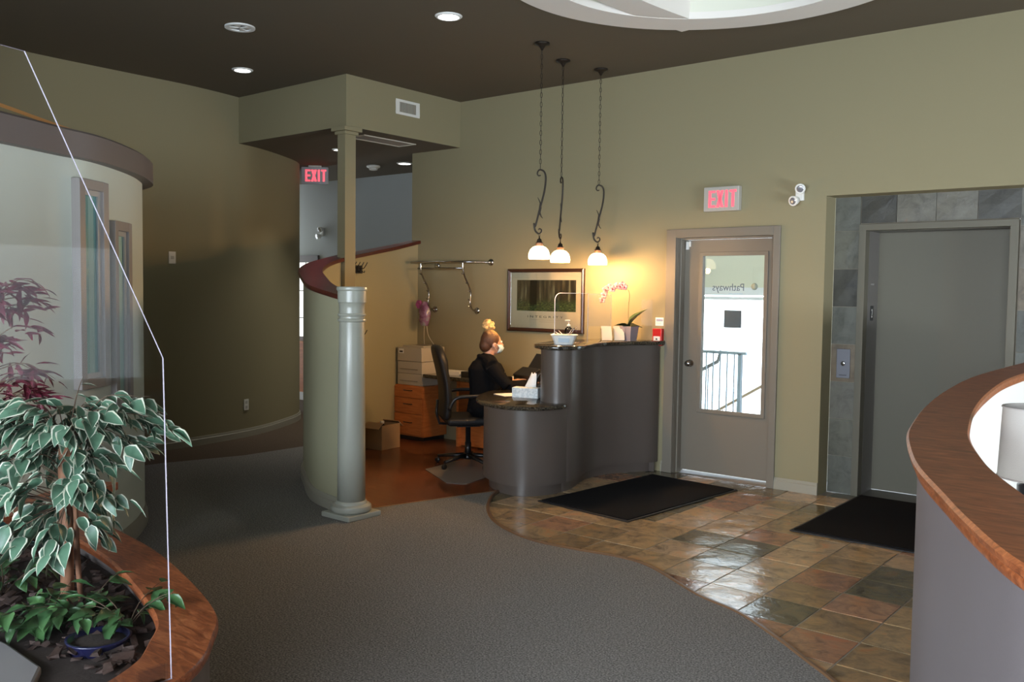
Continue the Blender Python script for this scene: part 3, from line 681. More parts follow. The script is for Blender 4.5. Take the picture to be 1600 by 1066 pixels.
# (image-right, depth, up) directions of the main branches
def bough(P0, start, target, lift, nl, col, out, r0, jit):
    a, b = Vector(start), Vector(target); mid = a.lerp(b, .5)+Vector((0,0,lift)); m3 = a.lerp(b, .8)+Vector((0,0,lift*.55))
    pts = spline([a, mid, m3, b], 4); n_ = len(pts)
    col.tube([q-P0 for q in pts], [r0*(1-.75*i/n_) for i in range(n_)], 5)
    for k in range(nl):
        t = .28+.72*(k+rf.random())/nl; i = min(int(t*(n_-1)), n_-2); q = pts[i].lerp(pts[i+1], t*(n_-1)-i)
        out.append((q+Vector((rf.uniform(-jit,jit), rf.uniform(-jit,jit), rf.uniform(-jit,jit*.6))), (pts[i+1]-pts[i]).normalized()))
def crown(P0, regions, ax, colm, out, r0, jit, m_):
    # regions: (sideways min, max, low, high, number of boughs) in metres about the stem
    for (a0, a1, z0, z1, n_) in regions:
        for k in range(n_):
            a = a0+(a1-a0)*(k+rf.random())/n_; z_ = rf.uniform(z0, z1); dp = rf.uniform(-.17,.12)*(1.0 if abs(a) < .25 else .6)
            tgt = Vector((P0.x, P0.y, 0))+RTc*a+FWc*dp+Vector((0,0,z_)); z_ += .03; h = min(max(z_-rf.uniform(.0,.12), ax[0]), ax[1])
            bough(P0, Vector((P0.x, P0.y, h)), tgt, rf.uniform(.01,.04)+.10*abs(a), m_, colm, out, r0, jit)
crown(P0, ((-.55,-.30,.78,1.16,6), (-.36,-.03,.86,1.22,22), (-.10,.12,.92,1.22,8), (.08,.32,1.02,1.26,10), (.28,.39,1.05,1.16,4), (-.60,-.02,.62,.90,15), (.03,.22,.80,1.02,7), (.02,.16,.66,.80,3), (-.16,.14,.66,.98,8), (-.34,.06,1.08,1.26,9), (-.10,.08,1.02,1.14,6)), (.84,1.08), stems, spots, .0024, .03, 7)
branch(P0+Vector((0,0,.60)), RTc*.25+Vector((0,0,1)), .30, .02, 3, stems, P0)
rf.shuffle(spots); extra = MB()
for b_ in list(spots):
    if rf.random() < .15: spots.append((b_[0]+Vector((rf.uniform(-.035,.035), rf.uniform(-.035,.035), rf.uniform(-.03,.03))), b_[1]))
spots.sort(key=lambda q: q[0].length)
for kq, (q, t) in enumerate(spots):
    out = (q-P0); out.z = 0; out = out.normalized() if out.length > .03 else Vector((1,0,0))
    d = t*.5+Vector((0,0,-.8))+out*.6+Vector((rf.uniform(-.9,.9), rf.uniform(-.9,.9), rf.uniform(-.2,.8)))
    o = put_leaf(rf.choice(FM), q, d, rf.uniform(-.9,.9), fig, rf.uniform(.8,1.12))
    if kq >= 300:
        me = o.data; M4 = o.matrix_basis
        for p in me.polygons: extra.add([M4@me.vertices[vi].co for vi in p.vertices], [tuple(range(len(p.vertices)))], p.material_index, True)
        bpy.data.objects.remove(o)
tag(extra.build('inner_leaves', [LG, LWH], fig), kind='stuff')
stems.build('branches', STEM, fig)
# burgundy plant
BX = Vector((-4.27,1.62,.42)); bp_ = thing('burgundy_shrub', 'burgundy-leaved shrub with narrow pointed leaves behind the variegated fig', 'plant', BX)
st2 = MB(); sp_ = []
crown(BX, ((-.05,.15,1.15,1.68,12), (.10,.24,1.40,1.64,7), (.08,.32,1.08,1.32,10), (-.05,.2,.95,1.15,5)), (.75,1.55), st2, sp_, .003, .03, 10)
st2.tube([(0,0,0), (.01,0,.4), (-.01,0,.8), (0,0,1.1)], [.009,.008,.006,.004], 8)
rf.shuffle(sp_)
for q, t in sp_[:300]:
    d = t*.6+RTc*rf.uniform(-.7,1.0)+FWc*rf.uniform(-.8,.4)+Vector((0,0,rf.uniform(-.5,.6)))
    put_leaf(rf.choice(RM_), q, d, rf.uniform(-.8,.8), bp_, rf.uniform(.8,1.15))
st2.build('branches', STEM, bp_)
# low plants
for (x, y, nl, hh, lab, big) in ((-3.02,1.42,56,.17,'low green leafy plant beside the dark blue pot rim under the fig',1), (-3.05,1.30,44,.13,'low green leafy plant at the near edge of the planter by the grey ledge',1), (-3.50,1.36,60,.24,'low yellow-green plant at the left foot of the fig trunk',1), (-2.86,1.50,40,.16,'low green plant against the inner curve of the planter cap',1)):
    b = Vector((x, y, .49)); t = thing('leafy_plant', lab, 'plant', b, group=None); s3 = MB(); sp3 = []
    for k in range(nl//4):
        a = rf.uniform(0, 6.28); branch(b, Vector((math.cos(a)*.6, math.sin(a)*.6, 1)), rf.uniform(.6,1.1)*hh*1.3, .12, 4, s3, b, sp3, .0025)
    for q, tt in sp3:
        d = Vector((q.x-x, q.y-y, 0))*4+tt*.3+Vector((rf.uniform(-.5,.5), rf.uniform(-.5,.5), rf.uniform(-.4,.2)))
        put_leaf(rf.choice(DM), q, d, rf.uniform(-.5,.5), t, rf.uniform(.8,1.1))
    s3.build('stems', STEM, t)
# large dark leaves at the left
bd_ = thing('broadleaf_plant', 'dark blue-green broad-leaved plant at the far left of the planter', 'plant', (-3.95,1.42,.42)); s4 = MB()
BG = [leaf_mesh(.24, .12, 3, [mat('leaf_teal', (.010,.035,.030), .35)], droop=.5)]
for k in range(16):
    a = k*2.4; base = Vector((-3.95,1.42,.50+.018*k)); put_leaf(BG[0], base, (math.cos(a), math.sin(a), .5), 0, bd_, rf.uniform(.8,1.1))
s4.tube([(0,0,0), (0,0,.4)], .012, 6).build('stem', STEM, bd_)
pot = thing('blue_pot', 'dark blue glazed pot sunk in the bark of the planter', 'pot', (-2.78,1.36,.40))
MB().lathe([(.0,.0), (.07,.0), (.095,.12), (.098,.125), (.088,.127), (.082,.11), (.0,.10)], n=32).build('body', mat('blue_glaze', (.012,.012,.045), .2), pot); MB().lathe([(0,.10), (.084,.10), (.08,.112), (.04,.12), (0,.118)], n=20).build('potting_soil', mat('pot_soil', (.03,.02,.014), .95, bump=1, scale=80), pot)

# ------------------------------------------------------------------ curved guard wall on the right
GC0 = [(-1.10,7.20), (-1.10,6.83), (-1.10,6.02), (-1.08,5.27), (-1.00,4.46), (-.905,3.796), (-.80,3.244), (-.735,2.965), (-.64,2.66), (-.56,2.44), (-.44,2.17), (-.33,1.93), (-.20,1.69), (0.02,1.42), (.4,1.15), (1.1,.95), (2.2,.9), (4.0,.9)]
GP = sp2(GC0, 6)
struct('wall_guard', MB().sweep(GP, [(-.055,-.02), (-.055,1.16), (.055,1.16), (.055,-.02)]), [mat('guard_paint', (.175,.150,.155), .5, bump=.1, scale=200)], auto=True)
GW = bpy.data.objects['wall_guard']
GW.data.materials.append(WHITE)
for p in GW.data.polygons:
    c = p.center; best = min(range(len(GP)), key=lambda i: (GP[i][0]-c.x)**2+(GP[i][1]-c.y)**2)
    i = min(max(best, 1), len(GP)-2); dx, dy = GP[i+1][0]-GP[i-1][0], GP[i+1][1]-GP[i-1][1]
    if (-dy*p.normal.x+dx*p.normal.y) > .3*math.hypot(dx, dy): p.material_index = 1
capg = tag(MB().sweep(GP, [(-.075,1.150), (-.080,1.165), (-.078,1.172), (-.088,1.180), (-.090,1.192), (-.083,1.2), (.083,1.2), (.090,1.192), (.088,1.180), (.078,1.172), (.076,1.150)]).build('guard_cap', CAPW, GW, auto=True), 'polished reddish brown oak cap')
# lamp inside
lp = thing('table_lamp', 'table lamp with an off-white drum shade and dark base behind the curved guard wall', 'lamp', (-.56, 3.60, .64))
MB().lathe([(.0,0), (.08,0), (.082,.015), (.05,.03), (.055,.05), (.068,.10), (.068,.335), (.03,.35), (.014,.36), (.012,.42)], n=32).build('base', mat('lamp_base', (.015,.015,.018), .3), lp)
MB().lathe([(.128,.36), (.131,.36), (.131,.365), (.122,.605), (.122,.61), (.119,.61), (.119,.605), (.128,.365), (.128,.36)], n=48).build('shade', mat('lampshade_linen', (.42,.385,.355), .85, bump=.3, scale=260), lp)
for r_, z_ in ((.1315,.363), (.123,.608)): MB().tube([Vector((r_*math.cos(a*.2618), r_*math.sin(a*.2618), z_)) for a in range(24)], .003, 6, closed=True).build('shade_trim', mat('shade_trim', (.36,.32,.30), .8), lp)
tb = thing('side_table', 'dark side table under the drum-shaded lamp behind the guard wall', 'table', (-.52,3.60,0))
MB().box(-.22,.24,-.24,.24,.605,.64).build('tabletop', BLACK, tb, bevel=.004)
for a in (-1,1):
    for b in (-1,1): MB().box(a*.19-.018,a*.19+.018,b*.21-.018,b*.21+.018,-.03,.605).build('leg', BLACK, tb)

# ------------------------------------------------------------------ reception desk
desk = thing('reception_desk', 'dark taupe curved two-tier reception desk with granite tops', 'desk', (-4.6,6.3,0))
def shift(p): return [(x+4.6, y-6.3) for x, y in p]
front = [(-5.05,6.45), (-5.10,6.15), (-5.07,5.88), (-4.95,5.70), (-4.73,5.565), (-4.50,5.535), (-4.36,5.64), (-4.28,5.82), (-4.285,6.02)]
low = sp2([(-4.62,6.6)]+front+[(-4.36,6.2), (-4.5,6.5)], 6, True)
toe = lambda P, d: offset(P, d)
MB().prism(shift(low), .09, .70).build('lower_body', DESKP, desk, auto=True)
def inset(P, d):
    n = len(P); out = []; A = sum(P[i][0]*P[(i+1)%n][1]-P[(i+1)%n][0]*P[i][1] for i in range(n)); s_ = 1 if A > 0 else -1
    for i in range(n):
        a, b = P[i-1], P[(i+1)%n]; dx, dy = b[0]-a[0], b[1]-a[1]; L = math.hypot(dx, dy) or 1
        out.append((P[i][0]-dy/L*d*s_, P[i][1]+dx/L*d*s_))
    return out
MB().prism(shift(inset(low, .05)), .0, .0899).build('lower_toe_kick', DESKP, desk, auto=True)
hf = [(-4.63,6.12), (-4.56,5.96), (-4.44,5.865), (-4.33,5.87), (-4.27,5.97), (-4.30,6.15), (-4.385,6.38), (-4.43,6.60), (-4.40,6.82), (-4.32,7.0), (-4.22,7.16), (-4.195,7.262)]
hb = [(-4.62,7.262), (-4.70,6.95), (-4.76,6.65), (-4.74,6.4), (-4.68,6.22)]
hp = sp2(hf, 6)+sp2(hb, 6)
hpL = [p for p in hp]
MB().prism(shift(hp), .09, 1.165).build('upper_body', DESKP, desk, auto=True)
MB().prism(shift(inset(hp, .05)), .0, .0899).build('upper_toe_kick', DESKP, desk, auto=True)
def slab(P, z0, z1):
    mb = MB(); h = z1-z0; L = [(-.0, z0), (-.010, z0+h*.15), (-.014, z0+h*.5), (-.010, z0+h*.85), (0, z1)]
    rings = [[(x, y, z) for x, y in inset(P, o)] for o, z in L]; n = len(P); v = sum(rings, [])
    f = [(j*n+i, j*n+(i+1)%n, (j+1)*n+(i+1)%n, (j+1)*n+i) for j in range(4) for i in range(n)]
    A = sum(P[i][0]*P[(i+1)%n][1]-P[(i+1)%n][0]*P[i][1] for i in range(n))
    if A < 0: f = [q[::-1] for q in f]
    mb.add(v, f, 0, True); t_ = [tuple(range(4*n, 5*n)), tuple(range(n-1,-1,-1))]
    if A < 0: t_ = [q[::-1] for q in t_]
    mb.add(v, t_); return mb
lt = sp2([(-4.66,6.7), (-5.2,6.75), (-5.34,6.45), (-5.27,6.10), (-5.12,5.82), (-4.95,5.63), (-4.73,5.505), (-4.50,5.48), (-4.33,5.58), (-4.245,5.76), (-4.262,5.90), (-4.42,5.95), (-4.60,6.2)], 6, True)
slab(shift(lt), .70, .735).build('lower_granite_top', GRANITE, desk, auto=True)
ht = sp2([(-4.70,6.20), (-4.62,5.96), (-4.46,5.83), (-4.32,5.825), (-4.225,5.95), (-4.26,6.16), (-4.345,6.39), (-4.385,6.60), (-4.355,6.80), (-4.28,6.97), (-4.18,7.13), (-4.145,7.262)], 6)+sp2([(-4.66,7.262), (-4.75,6.95), (-4.80,6.65), (-4.78,6.4)], 6)
slab(shift(ht), 1.165, 1.202).build('upper_granite_top', GRANITE, desk, auto=True)

# back counter along the wall
bc = thing('back_counter', 'granite topped work counter on cherry wood panels along the back wall', 'counter', (-5.8,7.0,0))
MB().prism([(-1.05,-.12), (.55,-.20), (.85,-.30), (.92,-.2), (.92,.275), (-1.05,.275)], .70, .74).build('granite_top', GRANITE, bc, bevel=.008)
MB().box(-.62,-.59,-.05,.25,.0,.70).build('side_panel', CHERRY, bc)
MB().box(-.02,.01,-.14,.25,.0,.70).build('side_panel', CHERRY, bc)
MB().box(-.62,.0,-.04,-.02,.62,.70).build('apron', CHERRY, bc)
MB().box(-.59,-.02,-.01,.01,.02,.30).build('modesty_panel', CHERRY, bc)
# filing cabinet
fc = thing('filing_cabinet', 'cherry veneer cabinet with three drawers under the beige printer', 'cabinet', (-7.075,7.075,0))
MB().box(-.22,.22,-.17,.19,.05,.60).build('carcass', CHERRY, fc, bevel=.002)
MB().box(-.20,.20,-.15,.17,.005,.05).build('plinth', BLACK, fc)
for a, b in ((.47,.585), (.30,.46), (.07,.29)):
    dr = MB().box(-.216,.216,-.187,-.1705,a,b).build('drawer', CHERRY, fc, bevel=.002)
    MB().tube([(-.06,-.187,(a+b)/2+.02), (-.055,-.205,(a+b)/2+.02), (.055,-.205,(a+b)/2+.02), (.06,-.187,(a+b)/2+.02)], .005, 6).build('handle', BLACK, dr)
BEIGE = mat('beige_plastic', (.46,.41,.32), .45)
pr = thing('laser_printer', 'boxy beige laser printer with two paper trays on the cherry cabinet', 'printer', (-7.075,7.075,.60))
MB().box(-.19,.185,-.17,.185,.262,.415).build('body', BEIGE, pr, bevel=.006)
MB().box(-.19,.185,-.165,.185,.13,.259).build('paper_tray', BEIGE, pr, bevel=.004)
MB().box(-.19,.185,-.165,.185,.002,.127).build('paper_tray', BEIGE, pr, bevel=.004)
MB().prism([(-.16,-.12), (.16,-.12), (.16,.16), (-.16,.16)], .4151, .43).build('output_lid', BEIGE, pr, bevel=.006)
MB().box(-.05,.07,-.02,.05,.4302,.433).build('output_slot', BLACK, pr)
MB().box(-.165,-.09,-.1735,-.1705,.345,.395).build('badge', WHITEP, pr)
MB().box(-.152,-.102,-.1745,-.1737,.355,.373).build('badge_print', BLACK, pr)
for z_ in (.045,.172): MB().prism([(-.15,-.172), (.12,-.172), (.12,-.166), (-.15,-.166)], z_, z_+.006).build('tray_grip', mat('shadow_beige', (.2,.17,.12), .6), pr)
# cardboard box
cbx = thing('cardboard_box', 'small open brown cardboard box on the wood floor behind the column', 'box', (-6.91,6.37,.006), .1)
KR = mat('kraft', (.30,.20,.11), .8)
mb = MB()
for q in ((-.11,.11,-.14,-.135), (-.11,.11,.135,.14)): mb.box(*q, 0, .25)
mb.box(-.11,-.105,-.135,.135,0,.25).box(.105,.11,-.135,.135,0,.25).box(-.105,.105,-.135,.135,0,.005); mb.build('carton', KR, cbx)
for k, s_ in enumerate((-1, 1)): MB().obox((0, s_*.155, .245), (.108,.003,.045), M=Matrix.Rotation(s_*.9, 3, 'X')).build('flap', KR, cbx)
bt = thing('dark_bottle', 'small dark bottle with a pale cap standing in the cardboard box', 'bottle', (-6.89,6.34,.012))
MB().lathe([(0,0), (.035,0), (.036,.2), (.03,.225), (.02,.24), (.02,.25)], n=20).build('body', mat('dark_glass', (.01,.01,.012), .1), bt)
MB().lathe([(.022,.25), (.022,.275), (0,.277)], n=20).build('cap', WHITEP, bt)
# ------------------------------------------------------------------ office chair
ch = thing('office_chair', 'black high-backed leather office chair with loop armrests at the reception desk', 'chair', (-5.64,6.27,.004), math.atan2(.78,.625)-PI/2)
cm = MB().lathe([(.03,.09), (.03,.22), (.024,.22), (.024,.38)], n=20); cm.build('gas_column', BLACK, ch)
MB().lathe([(.05,.065), (.055,.075), (.055,.10), (.035,.115), (.03,.12)], n=20).build('hub', BLACK, ch)
for k in range(5):
    a = math.radians(72*k+20); dx, dy = math.cos(a), math.sin(a)
    lg = MB().tube([(dx*.04,dy*.04,.095), (dx*.17,dy*.17,.085), (dx*.31,dy*.31,.068)], [.028,.023,.017], 8, flat=.8).build('leg', BLACK, ch)
    M = Matrix.Rotation(a, 3, 'Z')@Matrix.Rotation(PI/2, 3, 'X')
    MB().lathe([(0,-.012), (.024,-.012), (.026,-.008), (.026,.008), (.024,.012), (0,.012)], (dx*.315,dy*.315,.027), 16, M=M).lathe([(.008,.03), (.008,.06)], (dx*.305,dy*.305,0), 8).build('castor', BLACK, lg)
MB().box(-.10,.10,-.12,.10,.375,.40).build('mechanism', BLACK, ch)
seat = MB().box(-.25,.25,-.23,.26,.40,.475); seat.build('seat', LEATHER, ch, bevel=.035, seg=4)
bk = MB()
rows = 14; cols = 9
def bprof(t): return -.235-.055*t+.03*math.sin(t*PI*1.3)
v = []; f = []
for side in (0, 1):
    for j in range(rows):
        t = j/(rows-1); z_ = .45+.68*t; hw = (.235+.02*math.sin(t*PI))*(1 if t < .82 else math.sqrt(max(.0, 1-((t-.82)/.2)**2))*.98+.02)
        for i in range(cols):
            u = -1+2*i/(cols-1); th = .055*(1-.55*u*u)*(1 if t < .9 else .75)*(1+.35*(t > .72)+.15*math.sin(t*28))
            v.append((u*hw, bprof(t)+(.035+th-.03 if side else -.045+.02*u*u), z_))
K = rows*cols
for j in range(rows-1):
    for i in range(cols-1):
        a = j*cols+i; f.append((a, a+cols, a+cols+1, a+1)[::-1]); f.append((K+a, K+a+1, K+a+cols+1, K+a+cols)[::-1])
rg = [i for i in range(cols)]+[j*cols+cols-1 for j in range(1, rows)]+[(rows-1)*cols+i for i in range(cols-2,-1,-1)]+[j*cols for j in range(rows-2,0,-1)]
for i in range(len(rg)): a, b = rg[i], rg[(i+1)%len(rg)]; f.append((a, b, K+b, K+a))
bk.add(v, f, 0, True); bo = bk.build('backrest', LEATHER, ch); ss = bo.modifiers.new('s', 'SUBSURF'); ss.levels = ss.render_levels = 1
for s_ in (-1, 1):
    arm = [(s_*.27,-.22,.56), (s_*.285,-.16,.66), (s_*.29,.0,.68), (s_*.29,.14,.67), (s_*.285,.22,.60), (s_*.27,.22,.48), (s_*.24,.18,.42), (s_*.20,.12,.39)]
    MB().tube([p for p in spline(arm, 5)], .017, 8, flat=1.0).build('armrest', BLACK, ch)
MB().tube([(0,-.12,.39), (0,-.27,.40), (0,-.30,.50), (0,-.29,.62)], .022, 8, flat=.6).build('back_bracket', BLACK, ch)
MB().tube([(-.12,.05,.385), (-.22,.03,.37), (-.28,.02,.36)], .006, 6).build('lever', BLACK, ch)
cmt = thing('chair_mat', 'clear plastic chair mat on the wood floor under the office chair', 'floor mat', (-5.33,6.05,.0055))
MB().prism([(-.45,-.20), (.10,-.50), (.25,-.42), (.22,-.25), (.15,.10), (.16,.60), (-.55,.60)], .0005, .0035).build('sheet', mat('mat_vinyl', (.22,.20,.18), .3), cmt)

# ------------------------------------------------------------------ person
pe = thing('person', 'seated person with a blond top bun, black jacket and blue face mask at the desk', 'person', (-5.53,6.33,.004), -.50)
def remesh(o, vs, sm=6):
    r = o.modifiers.new('r', 'REMESH'); r.mode = 'VOXEL'; r.voxel_size = vs; r.use_smooth_shade = True
    s_ = o.modifiers.new('s', 'SMOOTH'); s_.iterations = sm; s_.factor = .5; return o
SKIN = ramp_mat('skin', [(.3, (.50,.26,.17)), (.7, (.58,.32,.22))], 12, 3, .5)
body = MB()
body.tube([(0,.02,.50), (0,.03,.62), (0,.045,.78), (0,.05,.92), (0,.055,.99)], [.12,.105,.11,.11,.06], 16, flat=.7)
body.tube([(0,.055,.96), (0,.065,1.04), (0,.08,1.09)], [.056,.050,.052], 14)
body.ball((0,.095,1.150), (.072,.090,.098), 24); body.ball((0,.125,1.095), (.050,.062,.058), 18)
body.ball((0,.196,1.125), (.012,.018,.020), 10); body.tube([(0,.178,1.165), (0,.200,1.128)], [.008,.011], 8)
body.tube([(-.018,.175,1.085), (.018,.175,1.085)], [.008,.008], 8)
for s_ in (-1, 1):
    body.ball((s_*.074,.088,1.135), (.010,.019,.030), 12)
    body.tube([(s_*.14,.045,.935), (s_*.19,.09,.86), (s_*.225,.17,.765)], [.036,.040,.036], 12)
    body.tube([(s_*.225,.17,.765), (s_*.20,.28,.768), (s_*.16,.385,.775)], [.038,.033,.024], 12)
    body.ball((s_*.148,.43,.775), (.040,.048,.016), 14)
    for k, (fx, fl_) in enumerate(((-.027,.062), (-.009,.072), (.009,.068), (.027,.054))):
        bx_ = s_*.148+fx; body.tube([(bx_,.45,.776), (bx_*1.0,.47+fl_*.4,.782), (bx_,.475+fl_*.75,.772), (bx_,.475+fl_,.760)], [.010,.009,.008,.007], 8)
    body.tube([(s_*.120,.41,.776), (s_*.098,.44,.772), (s_*.088,.465,.764)], [.012,.010,.008], 8)
    body.tube([(s_*.085,.02,.52), (s_*.12,.24,.515), (s_*.125,.42,.50)], [.085,.072,.055], 14)
    body.tube([(s_*.125,.42,.50), (s_*.125,.45,.30), (s_*.125,.43,.09)], [.055,.048,.034], 12)
    body.tube([(s_*.125,.41,.06), (s_*.125,.50,.045), (s_*.125,.58,.03)], [.036,.036,.026], 10)
bo = remesh(body.build('body', SKIN, pe), .0055, 4)
jk = MB()
jk.tube([(0,.015,.50), (0,.02,.58), (0,.03,.68), (0,.04,.80), (0,.045,.90), (0,.05,.965), (0,.055,1.0)], [.160,.150,.145,.165,.178,.14,.075], 20, flat=.68)
jk.tube([(-.155,.045,.935), (-.08,.045,.962), (0,.045,.975), (.08,.045,.962), (.155,.045,.935)], [.072,.080,.088,.080,.072], 14)
for s_ in (-1, 1):
    jk.tube([(s_*.150,.045,.940), (s_*.19,.09,.86), (s_*.23,.17,.765)], [.072,.062,.054], 14)
    jk.tube([(s_*.23,.17,.765), (s_*.205,.27,.768), (s_*.165,.375,.775)], [.053,.046,.040], 14)
    jk.tube([(s_*.075,-.02,1.0), (s_*.05,.035,1.035), (s_*.035,.09,.99), (s_*.03,.125,.90)], [.018,.018,.018,.018], 8)
jk.tube([(-.070,.0,1.01), (0,-.03,1.025), (.070,.0,1.01)], [.022,.024,.022], 10)
tag(remesh(jk.build('jacket', CLOTH, pe), .008, 3), 'loose black jacket with a turned-up collar')
tr = MB()
for s_ in (-1, 1):
    tr.tube([(s_*.08,.0,.535), (s_*.12,.24,.53), (s_*.125,.43,.505)], [.100,.088,.068], 14); tr.tube([(s_*.125,.43,.505), (s_*.125,.45,.30), (s_*.125,.43,.12)], [.066,.056,.048], 12)
tr.ball((0,.0,.545), (.17,.13,.10), 18); remesh(tr.build('trousers', CLOTH, pe), .01, 3)
for s_ in (-1, 1):
    MB().ball((s_*.125,.50,.045), (.042,.105,.042), 16).box(s_*.125-.035, s_*.125+.035, .40, .59, .0, .018).build('shoe', BLACK, pe)
BLOND = ramp_mat('hair_blond', [(.3, (.42,.22,.07)), (.5, (.70,.45,.19)), (.7, (.86,.63,.33))], 8, 6, .45, (24,24,5), bump=.8, bdist=.004)
def hairmat():
    m = ramp_mat('hair_two_tone', [(.3, (.028,.011,.006)), (.7, (.12,.05,.022))], 8, 6, .45, (40,40,4), bump=.8, bdist=.004)
    nt = m.node_tree; b = nt.nodes['Principled BSDF']; N = nt.nodes; L = nt.links
    tc = N.new('ShaderNodeTexCoord'); sp = N.new('ShaderNodeSeparateXYZ'); L.new(tc.outputs['Object'], sp.inputs[0])
    ns = N.new('ShaderNodeTexNoise'); ns.inputs['Scale'].default_value = 26; L.new(tc.outputs['Object'], ns.inputs['Vector'])
    a = N.new('ShaderNodeMath'); a.operation = 'MULTIPLY_ADD'; L.new(ns.outputs['Fac'], a.inputs[0]); a.inputs[1].default_value = .10; L.new(sp.outputs['Z'], a.inputs[2])
    c = N.new('ShaderNodeMath'); c.operation = 'MULTIPLY_ADD'; L.new(sp.outputs['Y'], c.inputs[0]); c.inputs[1].default_value = .35; L.new(a.outputs[0], c.inputs[2])
    r = N.new('ShaderNodeMapRange'); r.inputs['From Min'].default_value = 1.30; r.inputs['From Max'].default_value = 1.355; L.new(c.outputs[0], r.inputs['Value'])
    mx = N.new('ShaderNodeMix'); mx.data_type = 'RGBA'; L.new(r.outputs[0], mx.inputs['Factor'])
    old = b.inputs['Base Color'].links[0].from_socket; L.new(old, mx.inputs['A']); mx.inputs['B'].default_value = (.66,.40,.16,1); L.new(mx.outputs['Result'], b.inputs['Base Color'])
    return m
hr = MB(); hr.ball((0,.078,1.172), (.084,.092,.097), 24); hr.ball((0,.035,1.125), (.066,.062,.068), 18); hr.ball((0,.07,1.235), (.060,.062,.040), 18)
remesh(hr.build('hair', hairmat(), pe), .006, 3)
bn = MB(); rp = random.Random(4)
bn.ball((0,.06,1.300), (.050,.050,.046), 12)
for k in range(30):
    a = rp.uniform(0,6.28); e = rp.uniform(-.5,1.5); bn.ball((.052*math.cos(a)*math.cos(e), .06+.052*math.sin(a)*math.cos(e), 1.304+.046*math.sin(e)), (rp.uniform(.010,.024),)*3, 8)
for k in range(0):
    a = rp.uniform(0,6.28); c_ = Vector((.03*math.cos(a), .06+.03*math.sin(a), 1.30)); bn.tube([c_, c_+Vector((.022*math.cos(a), .022*math.sin(a), .018)), c_+Vector((.034*math.cos(a), .034*math.sin(a), .004))], [.008,.006,.003], 6)
tag(remesh(bn.build('hair_bun', BLOND, pe), .004, 1), 'messy blond bun')
mk = MB(); v = []; f = []; nn = 11
for j in range(6):
    for i in range(nn):
        a = -1.25+2.5*i/(nn-1); z_ = 1.055+.078*j/5; rr_ = .083+.012*math.sin(j/5*PI)+.002*(j%2); v.append((rr_*.86*math.sin(a), .108+rr_*1.12*math.cos(a)-.006*abs(j-3), z_))
for j in range(5):
    for i in range(nn-1): f.append((j*nn+i, j*nn+i+1, (j+1)*nn+i+1, (j+1)*nn+i))
mk.add(v, f, 0, True); mo = mk.build('face_mask', mat('mask_blue', (.42,.58,.68), .8), pe); sd = mo.modifiers.new('t', 'SOLIDIFY'); sd.thickness = .003
for s_ in (-1, 1):
    MB().tube([(s_*.070,.135,1.125), (s_*.083,.10,1.15), (s_*.086,.075,1.135), (s_*.072,.130,1.065)], .0015, 5).build('mask_loop', WHITE, pe)
    MB().ball((s_*.030,.178,1.158), .010, 10).build('eye', WHITE, pe)

# ------------------------------------------------------------------ things on the desk and counter
def bx(name, label, cat, loc, dims, m, rz=0, group=None, bevel=.002):
    o = MB().box(-dims[0]/2, dims[0]/2, -dims[1]/2, dims[1]/2, 0, dims[2]).build(name, m, bevel=bevel); o.location = loc; o.rotation_euler[2] = rz
    return tag(o, label, cat, group)
tx = thing('tissue_box', 'pale grey tissue box with a tissue pulled up, on the lower granite top', 'tissue box', (-4.76,6.03,.735), .35)
MB().box(-.115,.115,-.055,.055,0,.085).build('carton', ramp_mat('tissue_print', [(.4, (.55,.60,.62)), (.6, (.75,.78,.78))], 60, 2, .7), tx, bevel=.003)
mb = MB(); v = []; f = []
for j in range(6):
    for i in range(7): t = i/6; v.append(((t-.5)*(.10-.011*j)+.006*j, .006*math.sin(i*1.3+j*.6)+.004*j, .086+.024*j*(1+.06*math.cos(i*1.9))))
for j in range(5):
    for i in range(6): f.append((j*7+i, j*7+i+1, j*7+i+8, j*7+i+7))
mb.add(v, f, 0, True); t_ = mb.build('tissue', WHITE, tx); t_.location = (.03,0,0); t_.modifiers.new('t', 'SOLIDIFY').thickness = .0015
bx('paper_sheet', 'loose white sheet of paper left of the tissue box on the lower top', 'paper', (-4.97,6.12,.7355), (.21,.297,.0012), WHITE, -.4, bevel=0)
bx('paper_stack', 'stack of white papers on the back counter behind the office chair', 'papers', (-6.62,7.12,.7405), (.30,.21,.035), WHITE, .1, bevel=0)
bx('paper_stack', 'low stack of papers on the back counter just beside the black scanner', 'papers', (-5.72,7.06,.7405), (.26,.21,.028), WHITE, -.2, bevel=0)
tray = bx('letter_tray', 'flat dark letter tray on the back counter behind the person', 'tray', (-6.2,7.12,.7405), (.42,.24,.05), BLACK, 0, bevel=.006)
sc = thing('document_scanner', 'black desktop document scanner with a raised slanted paper chute', 'scanner', (-5.42,6.98,.741), -.35)
MB().prism([(-.17,-.14), (.17,-.14), (.17,.12), (-.17,.12)], 0, .09).build('body', BLACK, sc, bevel=.02, seg=3)
MB().obox((0,.055,.17), (.155,.012,.125), M=Matrix.Rotation(-.62, 3, 'X')).build('paper_chute', BLACK, sc, bevel=.006)
MB().obox((0,-.085,.10), (.155,.07,.022), M=Matrix.Rotation(.55, 3, 'X')).build('lid', BLACK, sc, bevel=.008)
ph = thing('desk_phone', 'black desk telephone with a lit blue display beside the upper counter', 'telephone', (-5.02,6.62,.735), -.9)
MB().obox((0,0,.075), (.10,.11,.018), M=Matrix.Rotation(.75, 3, 'X')).box(-.09,.09,-.02,.09,0,.03).build('base', BLACK, ph, bevel=.006)
MB().tube([(-.075,-.09,.05), (-.078,-.05,.13), (-.078,.03,.19), (-.075,.08,.19)], [.022,.014,.014,.022], 10).build('handset', BLACK, ph)
